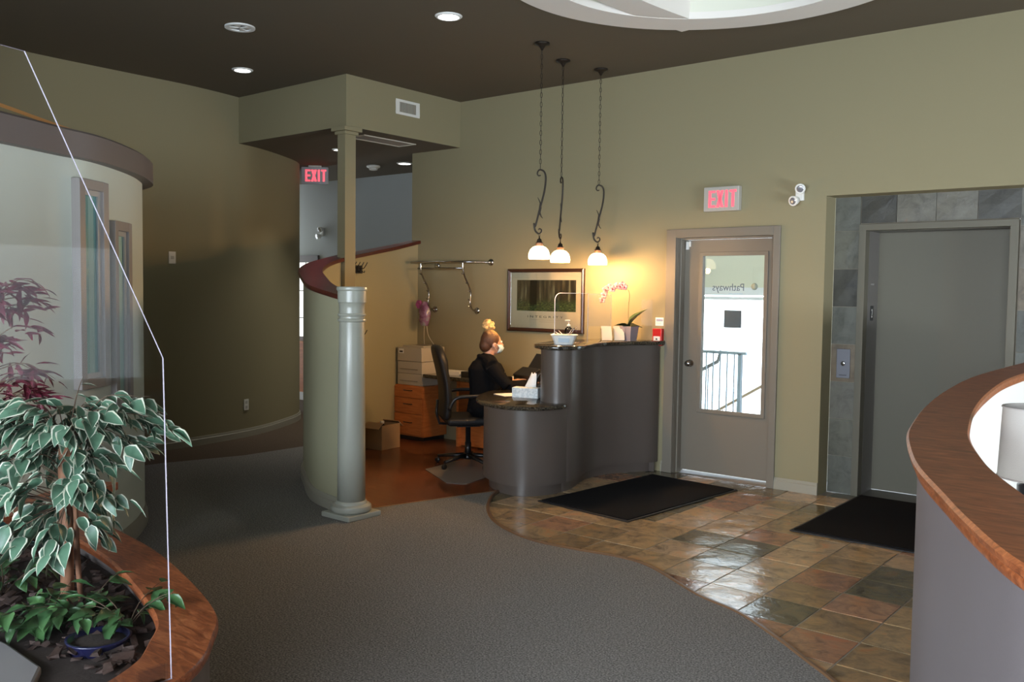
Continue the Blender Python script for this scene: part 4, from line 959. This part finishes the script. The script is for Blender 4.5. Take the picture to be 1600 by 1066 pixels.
MB().obox((.035,.045,.138), (.045,.028,.003), M=Matrix.Rotation(.75, 3, 'X')).build('display', emit('phone_screen', (.35,.6,1), 1.2), ph)
MB().tube([p for p in spline([(-.075,-.09,.04), (-.10,-.14,.03), (-.12,-.12,.01), (-.10,-.02,.008), (-.07,.0,.02)], 5)], .004, 6).build('cord', BLACK, ph)
# basket, pump bottle
bsk = thing('white_basket', 'small white plastic basket with papers and tongs on the upper counter', 'basket', (-4.40,6.06,1.2025), .6)
mb = MB()
def brow(z0, z1, r0, r1, th=.004):
    for k in range(4):
        pass
v = []; f = []; rr_ = [(.075,.055,0), (.105,.08,.07), (.115,.09,.078), (.112,.087,.08), (.10,.075,.07), (.07,.05,.004)]
for a, b, z_ in rr_:
    for k in range(24):
        an = 2*PI*k/24; c_, s_ = math.cos(an), math.sin(an); q = (abs(c_)**4+abs(s_)**4)**-.25; v.append((a*c_*q, b*s_*q, z_))
for j in range(5):
    for k in range(24): f.append((j*24+k, j*24+(k+1)%24, (j+1)*24+(k+1)%24, (j+1)*24+k))
f += [tuple(range(23,-1,-1)), tuple(range(120,144))]
mb.add(v, f, 0, False); mb.build('basket', WHITEP, bsk)
MB().obox((.0,-.078,.038), (.045,.001,.02), M=Matrix.Rotation(-.33, 3, 'X')).build('label_card', mat('label_print', (.45,.52,.58), .6), bsk)
for k in range(3): MB().obox((-.05+.02*k,.01*k,.075), (.045,.03,.001), M=Matrix.Rotation(.3+.25*k, 3, 'Y')@Matrix.Rotation(.4*k, 3, 'Z')).build('slip', WHITE, bsk)
MB().tube([(.02,0,.06), (.06,.01,.12), (.085,.015,.135)], .003, 6).tube([(.03,.01,.06), (.075,.02,.115), (.085,.015,.135)], .003, 6).build('tongs', CHROME, bsk)
pb = thing('pump_bottle', 'clear hand sanitizer pump bottle with a white pump behind the basket', 'bottle', (-4.47,6.22,1.2025))
MB().lathe([(0,0), (.036,0), (.038,.01), (.038,.10), (.03,.125), (.014,.135), (.014,.14), (0,.14)], n=24).build('bottle', glass('clear_plastic', (.85,.88,.88), 1.5), pb)
MB().lathe([(.016,.14), (.016,.155), (.006,.157), (.006,.185), (.012,.187), (.012,.196), (0,.197)], n=16).tube([(0,0,.191), (-.04,.01,.190), (-.045,.012,.182)], .005, 6).build('pump', WHITEP, pb)
# acrylic counter shield
sh = thing('counter_shield', 'clear acrylic sneeze shield with a rounded corner standing on the upper counter', 'screen', (-4.50,6.06,1.2025), math.atan2(.45,.12))
def plate(poly, th, name, m, par, rz=0, loc=(0,0,0)):
    n = len(poly); v = [(a, -th/2, b) for a, b in poly]+[(a, th/2, b) for a, b in poly]
    o = MB().add(v, [tuple(range(n)), tuple(range(2*n-1,n-1,-1))]).build(name, m, par); o.rotation_euler[2] = rz; o.location = loc
    e = MB().add(v, [(i,n+i,n+(i+1)%n,(i+1)%n) for i in range(n)]).build('polished_edge', EDG, o); return o
pl_ = [(0,0)]+[(0,.30)]+[(.06-.06*math.cos(a*PI/12), .36+.06*math.sin(a*PI/12)) for a in range(0, 7)]+[(.36,.42), (.36,0)]
def sheet(poly, name, m, par, rz, loc, er, em):
    n = len(poly); th = .004; v = [(a, -th/2, b) for a, b in poly]+[(a, th/2, b) for a, b in poly]
    o = MB().add(v, [tuple(range(n)), tuple(range(2*n-1,n-1,-1))]+[(i,n+i,n+(i+1)%n,(i+1)%n) for i in range(n)]).build(name, m, par); o.rotation_euler[2] = rz; o.location = loc
    MB().tube([(a, 0, b) for a, b in poly], er, 6).build('polished_edge', em, o)
sheet(pl_, 'front_sheet', ACRYL, sh, 0, (0,0,0), .0028, EDG)
REFLW = glass('acrylic_painted_reflection', (.96,.96,.96), .8, .15); ntf = REFLW.node_tree
df = ntf.nodes.new('ShaderNodeBsdfDiffuse'); df.inputs[0].default_value = (.85,.85,.88,1); m2_ = ntf.nodes.new('ShaderNodeMixShader'); m2_.inputs[0].default_value = .05  # white diffuse mixed in stands for the whitish reflection on this clear sheet
o_ = ntf.nodes['Material Output']; sk = o_.inputs[0].links[0].from_socket; ntf.links.new(sk, m2_.inputs[1]); ntf.links.new(df.outputs[0], m2_.inputs[2]); ntf.links.new(m2_.outputs[0], o_.inputs[0])
sheet([(0,.14), (0,.415), (.24,.415), (.24,.14)], 'reflection_wing', REFLW, sh, -.12, (.362,0,0), .0016, EDG)
MB().box(.235,.240,-.004,.004,0,.14).build('wing_foot', ACRYL, sh)
# card holders
CARDP = mat('card_print', (.70,.62,.50), .6)
ci = 0
for (x, y, lab) in ((-4.47,6.80,'left one of two clear card racks filled with cream cards on the counter'), (-4.405,6.90,'right one of two clear card racks filled with cream cards on the counter')):
    t = thing('card_rack', lab, 'card holder', (x, y, 1.2025), .75)
    MB().box(-.05,.05,-.03,.05,0,.004).box(-.052,-.05,-.03,.05,0,.11).box(.05,.052,-.03,.05,0,.11).build('rack', ACRYL, t)
    for k in range(4): MB().obox((0,-.02+.018*k,.028+.026*k), (.046,.005,.024), M=Matrix.Rotation(-.25, 3, 'X')).build('card_stack', CARDP, t)
# orchid
og = thing('orchid', 'potted orchid with an arching stem of pink and white flowers in a mauve-grey pot', 'plant', (-4.37,7.0,1.2025))
MB().prism([(-.065,-.065), (.065,-.065), (.065,.065), (-.065,.065)], 0, .004).build('saucer', mat('saucer_grey', (.3,.28,.3), .4), og)
v = []
for z_, r_ in ((.004,.055), (.13,.070), (.13,.063), (.02,.05)):
    v += [(-r_,-r_,z_), (r_,-r_,z_), (r_,r_,z_), (-r_,r_,z_)]
f = [(0,3,2,1)]+[(j*4+k, j*4+(k+1)%4, j*4+4+(k+1)%4, j*4+4+k) for j in range(3) for k in range(4)]+[(12,13,14,15)]
MB().add(v, f).build('pot', mat('mauve_pot', (.26,.22,.24), .35), og, bevel=.003)
stem = spline([(0,0,.10), (-.004,.0,.30), (.004,0,.42), (-.03,-.02,.485), (-.09,-.05,.50), (-.16,-.09,.47), (-.20,-.12,.40), (-.22,-.13,.33)], 6)
MB().tube(stem, .0028, 6).build('flower_stem', mat('orchid_stem', (.16,.14,.05), .6), og)
OL = leaf_mesh(.20, .17, 9, [mat('orchid_leaf', (.04,.095,.035), .35)], fold=.35, droop=.3)
for d_, s_ in (((.50,.20,1.0),1.15), ((-.7,-.4,.35),.62), ((-.1,-.6,.3),.5), ((.4,.6,.2),.7)):
    put_leaf(OL, Vector((-4.37,7.0,1.32)), d_, .2, og, s_)
PET = ramp_mat('petal', [(.32, (.60,.12,.18)), (.48, (.75,.38,.36)), (.62, (.88,.74,.66))], 25, 2, .6, rand=True)
PETR = mat('petal_red', (.45,.04,.08), .6)
ro = random.Random(2)
for k in range(11):
    q = stem[min(len(stem)-1, 16+int(k*2.2))]; fl_ = MB(); fc_ = Vector((ro.uniform(.4,1), -1, ro.uniform(-.3,.3))).normalized()
    M = fc_.to_track_quat('Z', 'Y').to_matrix(); c_ = q+Vector((ro.uniform(-.02,.02), ro.uniform(-.02,.01), ro.uniform(-.028,.02)))
    for j in range(5):
        a = j*2*PI/5+.3; fl_.ball(c_+M@Vector((.018*math.cos(a), .018*math.sin(a), 0)), (.015,.015,.005), 8, 0, M)
    fl_.ball(c_+M@Vector((0,-.004,.005)), (.007,.008,.008), 8, 1); fl_.build('flower', [PET, PETR], og)
bx('acrylic_card_stand', 'thin clear acrylic sheet upright behind the orchid on the counter', 'stand', (-4.26,7.13,1.2025), (.10,.003,.37), ACRYL, .75, bevel=0)
# wall things by the counter
fa = thing('fire_alarm_station', 'small red fire alarm pull station on the wall at the end of the counter', 'fire alarm', (-4.215,W,1.155))
RED = mat('alarm_red', (.55,.02,.02), .35)
MB().box(-.048,.048,-.045,0,0,.155).build('housing', RED, fa, bevel=.005)
MB().box(-.034,.034,-.050,-.0455,.035,.085).build('pull_plate', WHITEP, fa, bevel=.002); MB().lathe([(.008,0), (.008,.004), (0,.004)], (0,-.05,.06), 12, M=Matrix.Rotation(PI/2, 3, 'X')).build('key_switch', BLACK, fa)
nt_ = thing('wall_notice', 'small white printed notice on the wall above the red alarm station', 'notice', (-4.215,W,1.335))
MB().box(-.042,.042,-.003,0,0,.075).build('card', WHITE, nt_)
for k, (a, m_) in enumerate(((.052,'b'), (.042,'b'), (.030,'g'), (.022,'g'), (.014,'g'))): MB().box(-.034,.034 if k < 2 else .02,-.0042,-.0032,a,a+(.006 if k < 2 else .003)).build('printed_line', mat('print_blue', (.08,.10,.30), .6) if m_ == 'b' else mat('print_grey', (.4,.4,.4), .6), nt_)
# ------------------------------------------------------------------ framed print
fp = thing('framed_print', 'dark framed print of a forest with a cream mat on the wall behind the desk', 'picture', (-5.525,W,1.545))
hw, hh = .478, .318
FRM = mat('frame_wood', (.035,.016,.010), .3)
mb = MB(); v = []
for a, y_ in ((0,-.002), (0,-.028), (.012,-.034), (.030,-.026), (.036,-.012)): v += [(-hw+a,y_,-hh+a), (hw-a,y_,-hh+a), (hw-a,y_,hh-a), (-hw+a,y_,hh-a)]
mb.add(v, [(j*4+k, j*4+(k+1)%4, j*4+4+(k+1)%4, j*4+4+k) for j in range(4) for k in range(4)]); mb.build('frame', FRM, fp)
MB().box(-hw+.03,hw-.03,-.010,-.002,-hh+.03,hh-.03).build('mat_board', mat('mat_board', (.70,.55,.37), .8), fp)
def forest():
    m, nt, b = node_mat('forest_print'); N = nt.nodes; L = nt.links
    tc = N.new('ShaderNodeTexCoord'); sp = N.new('ShaderNodeSeparateXYZ'); L.new(tc.outputs['Generated'], sp.inputs[0])
    mp = N.new('ShaderNodeMapping'); mp.inputs['Scale'].default_value = (16, 0, .7); L.new(tc.outputs['Generated'], mp.inputs[0])
    n1 = N.new('ShaderNodeTexNoise'); n1.inputs['Scale'].default_value = 1.3; n1.inputs['Detail'].default_value = 5; L.new(mp.outputs[0], n1.inputs['Vector'])
    r1 = N.new('ShaderNodeValToRGB'); cr = r1.color_ramp
    while len(cr.elements) < 4: cr.elements.new(.5)
    for e, (p, c) in zip(cr.elements, ((.36,(.008,.007,.005)), (.5,(.035,.026,.015)), (.6,(.09,.075,.04)), (.7,(.24,.24,.15)))): e.position = p; e.color = c+(1,)
    L.new(n1.outputs['Fac'], r1.inputs[0])
    n2 = N.new('ShaderNodeTexNoise'); n2.inputs['Scale'].default_value = 26; n2.inputs['Detail'].default_value = 6; L.new(tc.outputs['Generated'], n2.inputs['Vector'])
    r2_ = N.new('ShaderNodeValToRGB')
    while len(r2_.color_ramp.elements) < 3: r2_.color_ramp.elements.new(.5)
    for e, (p, c) in zip(r2_.color_ramp.elements, ((.35,(.006,.014,.006)), (.5,(.03,.06,.02)), (.68,(.14,.20,.05)))): e.position = p; e.color = c+(1,)
    L.new(n2.outputs['Fac'], r2_.inputs[0])
    ad = N.new('ShaderNodeMath'); ad.operation = 'MULTIPLY_ADD'; L.new(n2.outputs['Fac'], ad.inputs[0]); ad.inputs[1].default_value = .5; L.new(sp.outputs['Z'], ad.inputs[2])
    r3 = N.new('ShaderNodeValToRGB'); r3.color_ramp.elements[0].position = .52; r3.color_ramp.elements[1].position = .66; L.new(ad.outputs[0], r3.inputs[0])
    mx = N.new('ShaderNodeMix'); mx.data_type = 'RGBA'; L.new(r3.outputs[0], mx.inputs['Factor']); L.new(r2_.outputs[0], mx.inputs['A']); L.new(r1.outputs[0], mx.inputs['B'])
    # one broad trunk left of the middle
    su = N.new('ShaderNodeMath'); su.operation = 'SUBTRACT'; su.inputs[1].default_value = .29; L.new(sp.outputs['X'], su.inputs[0])
    ab = N.new('ShaderNodeMath'); ab.operation = 'ABSOLUTE'; L.new(su.outputs[0], ab.inputs[0])
    r4 = N.new('ShaderNodeValToRGB'); r4.color_ramp.elements[0].position = .05; r4.color_ramp.elements[1].position = .065; L.new(ab.outputs[0], r4.inputs[0])
    mu = N.new('ShaderNodeMix'); mu.data_type = 'RGBA'; L.new(r4.outputs[0], mu.inputs['Factor']); mu.inputs['A'].default_value = (.010,.010,.007,1); L.new(mx.outputs['Result'], mu.inputs['B'])
    gt = N.new('ShaderNodeMath'); gt.operation = 'GREATER_THAN'; gt.inputs[1].default_value = .2; L.new(sp.outputs['Z'], gt.inputs[0])
    m2 = N.new('ShaderNodeMix'); m2.data_type = 'RGBA'; L.new(gt.outputs[0], m2.inputs['Factor']); L.new(mx.outputs['Result'], m2.inputs['A']); L.new(mu.outputs['Result'], m2.inputs['B'])
    L.new(m2.outputs['Result'], b.inputs['Base Color']); b.inputs['Roughness'].default_value = .4
    return m
MB().box(-.362,.378,-.0115,-.0102,-.108,.205).build('forest_picture', forest(), fp)
text('I N T E G R I T Y', .030, BLACK, (.0,-.0108,-.175), (PI/2,0,0), 'lettering', fp, .0003, sx=2.1)
MB().box(-.17,.22,-.0112,-.0102,-.197,-.195).build('printed_line', mat('print_brown', (.35,.28,.18), .7), fp); MB().box(-.06,.12,-.0112,-.0102,-.216,-.214).build('printed_line', mat('print_brown', (.35,.28,.18), .7), fp)
MB().box(-hw+.035,hw-.035,-.0165,-.0145,-hh+.035,hh-.035).build('pane', PANE, fp)

# ------------------------------------------------------------------ coat rack
cr_ = thing('coat_rack', 'chrome wall coat rack with two wavy hook rails and a bag hanging from it', 'coat rack', (-6.75,W,0))
X0 = -.31; X1 = .31; zt = 1.935
MB().tube(spline([(.50,-.002,zt), (.44,-.09,zt), (.33,-.20,zt), (.15,-.235,zt), (-.40,-.235,zt), (-.45,-.21,zt), (-.45,-.02,zt)], 8), .012, 8).build('shelf_rail', CHROME, cr_)
MB().tube([(.30,-.10,zt-.0), (-.45,-.10,zt)], .009, 8).build('shelf_bar', CHROME, cr_)
MB().tube([(X1,-.215,zt-.065), (X0-.06,-.215,zt-.065)], .010, 8).build('hanging_bar', CHROME, cr_)
for x_ in (X0, X1):
    zf_ = 1.42
    lgp = spline([(x_,-.235,zt), (x_,-.232,zt-.08), (x_,-.20,zt-.16), (x_,-.13,zt-.26), (x_,-.105,zt-.34), (x_,-.115,zt-.43), (x_,-.09,zt-.49), (x_,-.04,zf_), (x_,-.002,zf_)], 6)
    hr_ = MB().tube(lgp, .010, 8).build('hook_rail', CHROME, cr_)
    MB().lathe([(0,0), (.034,0), (.034,.008), (.014,.012), (0,.012)], (x_,-.0,zf_), 20, M=Matrix.Rotation(PI/2, 3, 'X')).build('wall_flange', CHROME, hr_)
    for k in (10, 16, 22, 28, 34): q = lgp[k]; MB().tube([q, q+Vector((.0,-.03,.005)), q+Vector((0,-.034,.014))], .006, 6).build('hook', CHROME, hr_)
for x_ in (.50, -.28): MB().lathe([(0,0), (.036,0), (.036,.010), (.014,.016), (0,.016)], (x_,0,zt-(.0 if x_ > 0 else .03)), 20, M=Matrix.Rotation(PI/2, 3, 'X')).build('wall_flange', CHROME, cr_)
bl = thing('foil_balloon', 'purple and clear foil gift bag with trailing ribbon hanging from the left hook rail', 'gift bag', (-7.10,W-.13,1.24))
mb = MB(); v = []; f = []; rb2 = random.Random(8)
for j in range(12):
    t = j/11; r_ = .075*(math.sin(PI*min(1, t*.85+.12)))**.6
    for k in range(16): a = 2*PI*k/16; q = r_*(1+.14*math.sin(5*a+j)+rb2.uniform(-.05,.05)); v.append((q*math.cos(a), q*.6*math.sin(a), .27*t))
for j in range(11):
    for k in range(16): f.append((j*16+k, j*16+(k+1)%16, (j+1)*16+(k+1)%16, (j+1)*16+k))
mb.add(v, f+[tuple(range(15,-1,-1)), tuple(range(176,192))], 0, True); mb.build('foil_body', ramp_mat('foil', [(.38, (.16,.05,.13)), (.5, (.30,.16,.28)), (.62, (.30,.36,.38))], 7, 4, .22, spec=.9), bl)
bw_ = MB()
for k in range(6):
    a = k*1.05; bw_.ball((-.085+.025*math.cos(a), 0, .235+.025*math.sin(a)), (.028,.018,.028), 10)
bw_.build('bow', mat('foil_pink', (.32,.06,.20), .3), bl)
for s_, e in ((-.0,-.02), (.03,.10)): MB().tube(spline([(s_,0,.03), (s_+e*.3,.0,-.10), (s_+e,.02,-.205)], 6), .0035, 6).build('ribbon', mat('ribbon', (.5,.45,.36), .5), bl)
# black hook strips on the low wall
def hookstrip(lab, p, d, z_, n):
    d = Vector((*d, 0)).normalized(); nr = Vector((d.y, -d.x, 0)); 
    t = thing('hook_strip', lab, 'hooks', (*p, z_), math.atan2(d.y, d.x))
    MB().box(-.032*n, .032*n, -.008, 0, -.04, .04).build('board', BLACK, t)
    for k in range(n):
        x_ = -.032*n+.032+.064*k
        MB().tube([(x_,-.008,.01), (x_,-.045,.012), (x_,-.07,.045), (x_,-.085,.07)], .0045, 6).tube([(x_,-.008,-.01), (x_,-.035,-.025), (x_,-.05,-.03), (x_,-.055,-.012)], .004, 6).lathe([(.012,0), (.012,.006), (0,.006)], (x_,-.008,.0), 10, M=Matrix.Rotation(PI/2, 3, 'X')).build('hook', BLACK, t)
        MB().lathe([(.008,0), (.006,.004), (0,.005)], (x_,-.014,.0), 10, M=Matrix.Rotation(PI/2, 3, 'X')).build('screw', CHROME, t)

# ------------------------------------------------------------------ pendants
SHADE = emit('opal_glass', (1.0,.80,.52), 3.0)
rp3 = random.Random(1)
def pendant(x, y, zb, ztop, yaw, lab):
    t = thing('pendant_lamp', lab, 'pendant lamp', (x, y, 0), yaw, 'wrought iron pendants over the desk')
    MB().lathe([(.0,Z-.001), (.062,Z-.001), (.062,Z-.012), (.03,Z-.025), (.014,Z-.045), (.008,Z-.06), (0,Z-.06)], n=28).build('canopy', BRONZE, t)
    chn = MB(); z_ = Z-.055; k = 0; zc = ztop+.01; nl = int((z_-zc)/.037); step = (z_-zc)/nl
    for k in range(nl):
        c_ = z_-step*(k+.5); pts = []
        for j in range(12):
            a = 2*PI*j/12; u, w_ = .0075*math.cos(a), (step*.5+.003)*math.sin(a)
            pts.append((u, 0, c_+w_) if k % 2 else (0, u, c_+w_))
        chn.tube(pts, .0022, 5, closed=True)
    tag(chn.build('chain', BRONZE, t), kind='stuff')
    H = ztop-zb
    sc_ = spline([(.004,0,ztop-.045), (-.014,0,ztop-.048), (-.024,0,ztop-.030), (-.014,0,ztop-.006), (.006,0,ztop), (.034,0,ztop-.018), (.046,0,ztop-.07), (.035,0,ztop-.18), (.0,0,ztop-.32), (-.035,0,ztop-.46), (-.046,0,zb+.09), (-.036,0,zb+.03), (-.008,0,zb+.004), (.012,0,zb+.014), (.016,0,zb+.035), (.0,0,zb+.045), (-.008,0,zb+.034)], 6)
    n_ = len(sc_); MB().tube(sc_, [.0045+.0035*math.sin(PI*i/(n_-1)) for i in range(n_)], 8).build('scroll_arm', BRONZE, t)
    zm = ztop-.31
    MB().tube([(.0,0,zm-.06), (.01,0,zm), (.0,0,zm+.05), (-.018,0,zm+.085)], [.002,.006,.005,.002], 6).tube([(.0,0,zm+.03), (-.004,0,zm-.02), (.012,0,zm-.07), (.026,0,zm-.085)], [.003,.006,.005,.002], 6).build('leaf_collar', BRONZE, t)
    sz = zb-.035
    MB().tube([(.006*math.cos(a*.52), 0, zb-.008+.012*math.sin(a*.52)) for a in range(12)], .002, 5, closed=True).lathe([(.004,sz+.02), (.006,sz), (.018,sz-.008), (.022,sz-.03), (.032,sz-.036)], n=20).build('socket', BRONZE, t)
    MB().lathe([(.032,sz-.036), (.033,sz-.044), (.030,sz-.047), (.032,sz-.066), (.030,sz-.068)], n=20).build('gallery', COPPER, t)
    s0 = sz-.062
    MB().lathe([(.032,s0), (.055,s0-.010), (.075,s0-.030), (.087,s0-.060), (.090,s0-.085), (.086,s0-.108), (.082,s0-.108), (.085,s0-.085), (.082,s0-.06), (.070,s0-.032), (.05,s0-.014), (.028,s0-.004)], n=32).build('glass_shade', SHADE, t)
    l = bpy.data.lights.new('bulb', 'POINT'); l.energy = 34; l.color = (1,.56,.23); l.shadow_soft_size = .03
    o = bpy.data.objects.new('bulb_light', l); COL.objects.link(o); o.parent = t; o.location = (0,0,s0-.125)
    MB().ball((0,0,s0-.055), (.028,.028,.036), 12).build('bulb', emit('bulb_glow', (1,.75,.45), 12), t)
pendant(-4.594,5.958,2.105,2.63,.75,'wrought iron pendant lamp, leftmost and nearest of the three over the desk')
pendant(-4.781,6.506,2.098,2.64,-.62,'wrought iron pendant lamp seen edge-on, middle of the three over the desk')
pendant(-4.694,6.967,2.090,2.61,.65,'wrought iron pendant lamp nearest the door, rightmost of the three')

# ------------------------------------------------------------------ ceiling fixtures
def down(x, y, z_, lab, r_=.085, power=0, e=9):
    t = thing('recessed_light', lab, 'ceiling light', (x, y, z_))
    MB().lathe([(r_-.012,-.012), (r_,-.012), (r_+.012,-.003), (r_+.012,0), (r_-.012,0), (r_-.012,-.012)], n=32).build('trim_ring', WHITE, t)
    MB().lathe([(0,-.007), (r_-.012,-.007), (r_-.012,-.001), (0,-.001)], n=32).build('lens', emit('lens_glow', (1,.97,.93), e), t)
    if power:
        l = bpy.data.lights.new('lamp', 'SPOT'); l.energy = power; l.color = (1,.93,.82); l.spot_size = 1.7; l.spot_blend = .9; l.shadow_soft_size = .06
        o = bpy.data.objects.new('lamp_light', l); COL.objects.link(o); o.parent = t; o.location = (0,0,-.03)
down(-4.708,4.972,Z,'lit round recessed light in the ceiling in front of the reception corner',.09,14)
down(-7.379,5.025,Z,'lit round recessed light in the ceiling left of the dropped soffit',.085,7)
down(-8.07,7.77,ZL,'lit recessed light in the low corridor ceiling right of the smoke detector',.085,70)
down(-7.90,6.60,ZL,'lit recessed light in the low corridor ceiling beside the slim post',.06,55)
sv = thing('ceiling_diffuser', 'round white ceiling air diffuser with four wedge louvres', 'vent', (-6.20,4.20,Z))
annulus(MB(), (0,0), .085, .115, -.012, 0, 32).build('rim', WHITE, sv)
for k in range(4):
    a0, a1 = k*PI/2+.35, k*PI/2+PI/2+.1; p = [(0,0)]+circ(0, 0, .083, 8, a0, a1-.62); MB().prism(p, -.010, -.002).build('louvre', WHITEP, sv)
MB().prism(circ(0,0,.084,24), -.0015, -.0005).build('backing', BLACK, sv)
sd_ = thing('smoke_detector', 'white smoke detector on the low corridor ceiling', 'smoke detector', (-8.55,7.70,ZL))
MB().lathe([(0,-.001), (.085,-.001), (.085,-.02), (.06,-.035), (.055,-.036)], n=24).build('base', WHITEP, sd_); MB().lathe([(.055,-.036), (.05,-.055), (.03,-.06), (0,-.06)], n=24).build('chamber', WHITEP, sd_)
sd_ = thing('sprinkler_cover', 'small white round cover on the low corridor ceiling left of the smoke detector', 'ceiling cover', (-9.15,7.72,ZL))
MB().lathe([(0,-.001), (.05,-.001), (.05,-.012), (.02,-.03), (0,-.03)], n=20).build('cover', WHITEP, sd_)
vt = thing('supply_grille', 'white wall grille with vertical louvres on the front of the dropped soffit', 'vent', (SX, 6.50, 3.46), PI/2)
MB().box(-.165,.165,-.006,0,-.075,-.05).box(-.165,.165,-.006,0,.05,.075).box(-.165,-.115,-.006,0,-.05,.05).box(.115,.165,-.006,0,-.05,.05).build('frame', WHITEP, vt, bevel=.002)
MB().box(-.115,.115,-.001,-.0003,-.05,.05).build('backing', BLACK, vt)
for k in range(14):
    o = MB().box(-.0028,.0028,-.0065,-.001,-.05,.05).build('louvre', mat('louvre_grey', (.5,.46,.38), .5), vt); o.location = (-.107+.0165*k,0,0)
rg_ = thing('return_grille', 'long pale return air grille in the underside of the dropped soffit', 'vent', (-7.06,6.48,ZL))
MB().box(-.13,-.11,-.36,.36,-.008,0).box(.11,.13,-.36,.36,-.008,0).box(-.11,.11,-.36,-.34,-.008,0).box(-.11,.11,.34,.36,-.008,0).build('frame', mat('grille_frame', (.6,.57,.48), .5), rg_)
MB().box(-.11,.11,-.34,.34,-.003,-.001).build('filter_mesh', mat('grille_mesh', (.33,.29,.25), .7, bump=.8, scale=200), rg_)
# ------------------------------------------------------------------ exit signs, emergency lights, plates
REDL = emit('exit_red', (1,.07,.10), 1.6)
SIG = mat('sign_housing', (.42,.40,.36), .45)
def exit_sign(x, y, z_, rz, lab, s_=1, hang=False):
    t = thing('exit_sign', lab, 'exit sign', (x, y, z_), rz)
    MB().box(-.165*s_,.165*s_,-.06,-.002 if not hang else .0,-.105*s_,.105*s_).build('housing', SIG if not hang else mat('sign_grey', (.30,.30,.33), .45), t, bevel=.006)
    yy = (-.0625,-.0602); hh_ = .072*s_; st_ = .0115*s_; wd = .031*s_; x_ = -.085*s_
    for chx in 'EXIT':
        q = MB()
        if chx == 'E':
            q.box(x_-wd,x_-wd+2*st_,*yy,-hh_,hh_)
            for zz in (-hh_, -st_*.8, hh_-st_*1.6): q.box(x_-wd+2*st_,x_+wd,*yy,zz,zz+st_*1.6)
        elif chx == 'X':
            for g_ in (-1,1): q.prism([(x_+g_*(wd+.004),-hh_), (x_+g_*(wd-2*st_),-hh_), (x_-g_*(wd+.004),hh_), (x_-g_*(wd-2*st_),hh_)], .0602, .0625)
            q.v = [(a, -c, b) for a, b, c in q.v]
        elif chx == 'I': q.box(x_-st_,x_+st_,*yy,-hh_,hh_)
        else: q.box(x_-st_,x_+st_,*yy,-hh_,hh_-st_*1.6).box(x_-wd,x_+wd,*yy,hh_-st_*1.6,hh_)
        q.build('letter', REDL, t); x_ += {'E':.076,'X':.060,'I':.060,'T':0}[chx]*s_
    if hang: MB().box(-.08,.08,-.05,-.01,.105*s_,.125*s_).build('mounting_plate', SIG, t)
exit_sign(-3.605,W,2.45,0,'EXIT sign with red letters on the back wall above the glazed door')
exit_sign(-9.20,7.32,3.045,.75,'EXIT sign with red letters hanging from the low corridor ceiling',1,True)
def emer(x, y, z_, rz, lab):
    t = thing('emergency_light', lab, 'emergency light', (x, y, z_), rz)
    MB().box(-.035,.035,-.03,-.001,-.05,.07).build('wall_box', WHITEP, t, bevel=.006)
    for dx, dz, ry in ((.02,.055,-.5), (-.015,-.045,.9)):
        M = Matrix.Rotation(ry, 3, 'Y')@Matrix.Rotation(PI/2+.3, 3, 'X')
        hd = MB().lathe([(0,0), (.028,.004), (.040,.045), (.042,.062), (.038,.064)], (dx,-.03,dz), 20, M=M).build('lamp_head', WHITEP, t)
        MB().lathe([(.037,.062), (.02,.066), (0,.067)], (dx,-.03,dz), 20, M=M).build('lens', mat('lens_silver', (.5,.5,.55), .12, .7), hd)
emer(-2.925,W,2.45,0,'twin-head white emergency light on the back wall between door and elevator')
emer(-10.45,8.45,2.44,0,'twin-head white emergency light on the corridor end wall under the hanging exit sign')
def plate_on_left(y, z_, w_, h_, name, lab, cat, slot):
    i = min(range(len(LW)), key=lambda k: abs(LW[k][1]-y) if LW[k][0] > -8.9 else 9); x = LW[i][0]
    dx, dy = LW[i+1][0]-LW[i-1][0], LW[i+1][1]-LW[i-1][1]
    t = thing(name, lab, cat, (x+.001, LW[i][1], z_), math.atan2(dy, dx)+0)
    MB().box(-w_/2,w_/2,-.008,-.0,-h_/2,h_/2).build('cover_plate', WHITEP, t, bevel=.002)
    for dz in slot: MB().box(-w_*.22,w_*.22,-.0105,-.008,dz-h_*.13,dz+h_*.13).build('insert', mat('insert_grey', (.5,.49,.46), .4), t)
plate_on_left(4.85,1.925,.075,.12,'wall_switch','small white switch plate on the olive curved wall near the round room','switch',(0,))
plate_on_left(5.78,.36,.075,.12,'wall_outlet','white power outlet low on the olive curved wall','outlet',(-.027,.027))
# corridor end door / cabinet glimpsed past the wall
cd = bpy.data.objects.new('window_5', None); COL.objects.link(cd); cd['kind'] = 'structure'; cd.location = (-10.85,8.45,0)
MB().box(-.9,.32,-.03,0,2.02,2.12).box(.24,.32,-.03,0,.3,2.02).box(-.9,.24,-.02,0,.86,.93).build('window_frame', TAUPE, cd)
MB().box(-.9,.24,-.008,-.002,.93,2.02).build('pane', emit('bright_window', (.93,.95,.88), .9), cd)
for z_ in (1.2,1.6): MB().box(-.9,.24,-.014,-.008,z_,z_+.012).build('glazing_bar', BLACK, cd)
MB().box(.02,.03,-.014,-.008,.93,2.02).build('glazing_bar', BLACK, cd)
MB().box(-.9,.24,-.10,0,.12,.86).build('cherry_panel', CHERRY, cd); MB().box(-.9,.28,-.12,-.101,-.01,.12).build('base_rail', WHITE, cd)
hookstrip('black strip of five black coat hooks high on the inside of the low curved wall', (-6.875,5.93), (-.27,.96), 1.83, 5)
hookstrip('black strip of black coat hooks lower on the inside of the low curved wall', (-6.875,5.93), (-.27,.96), 1.16, 5)
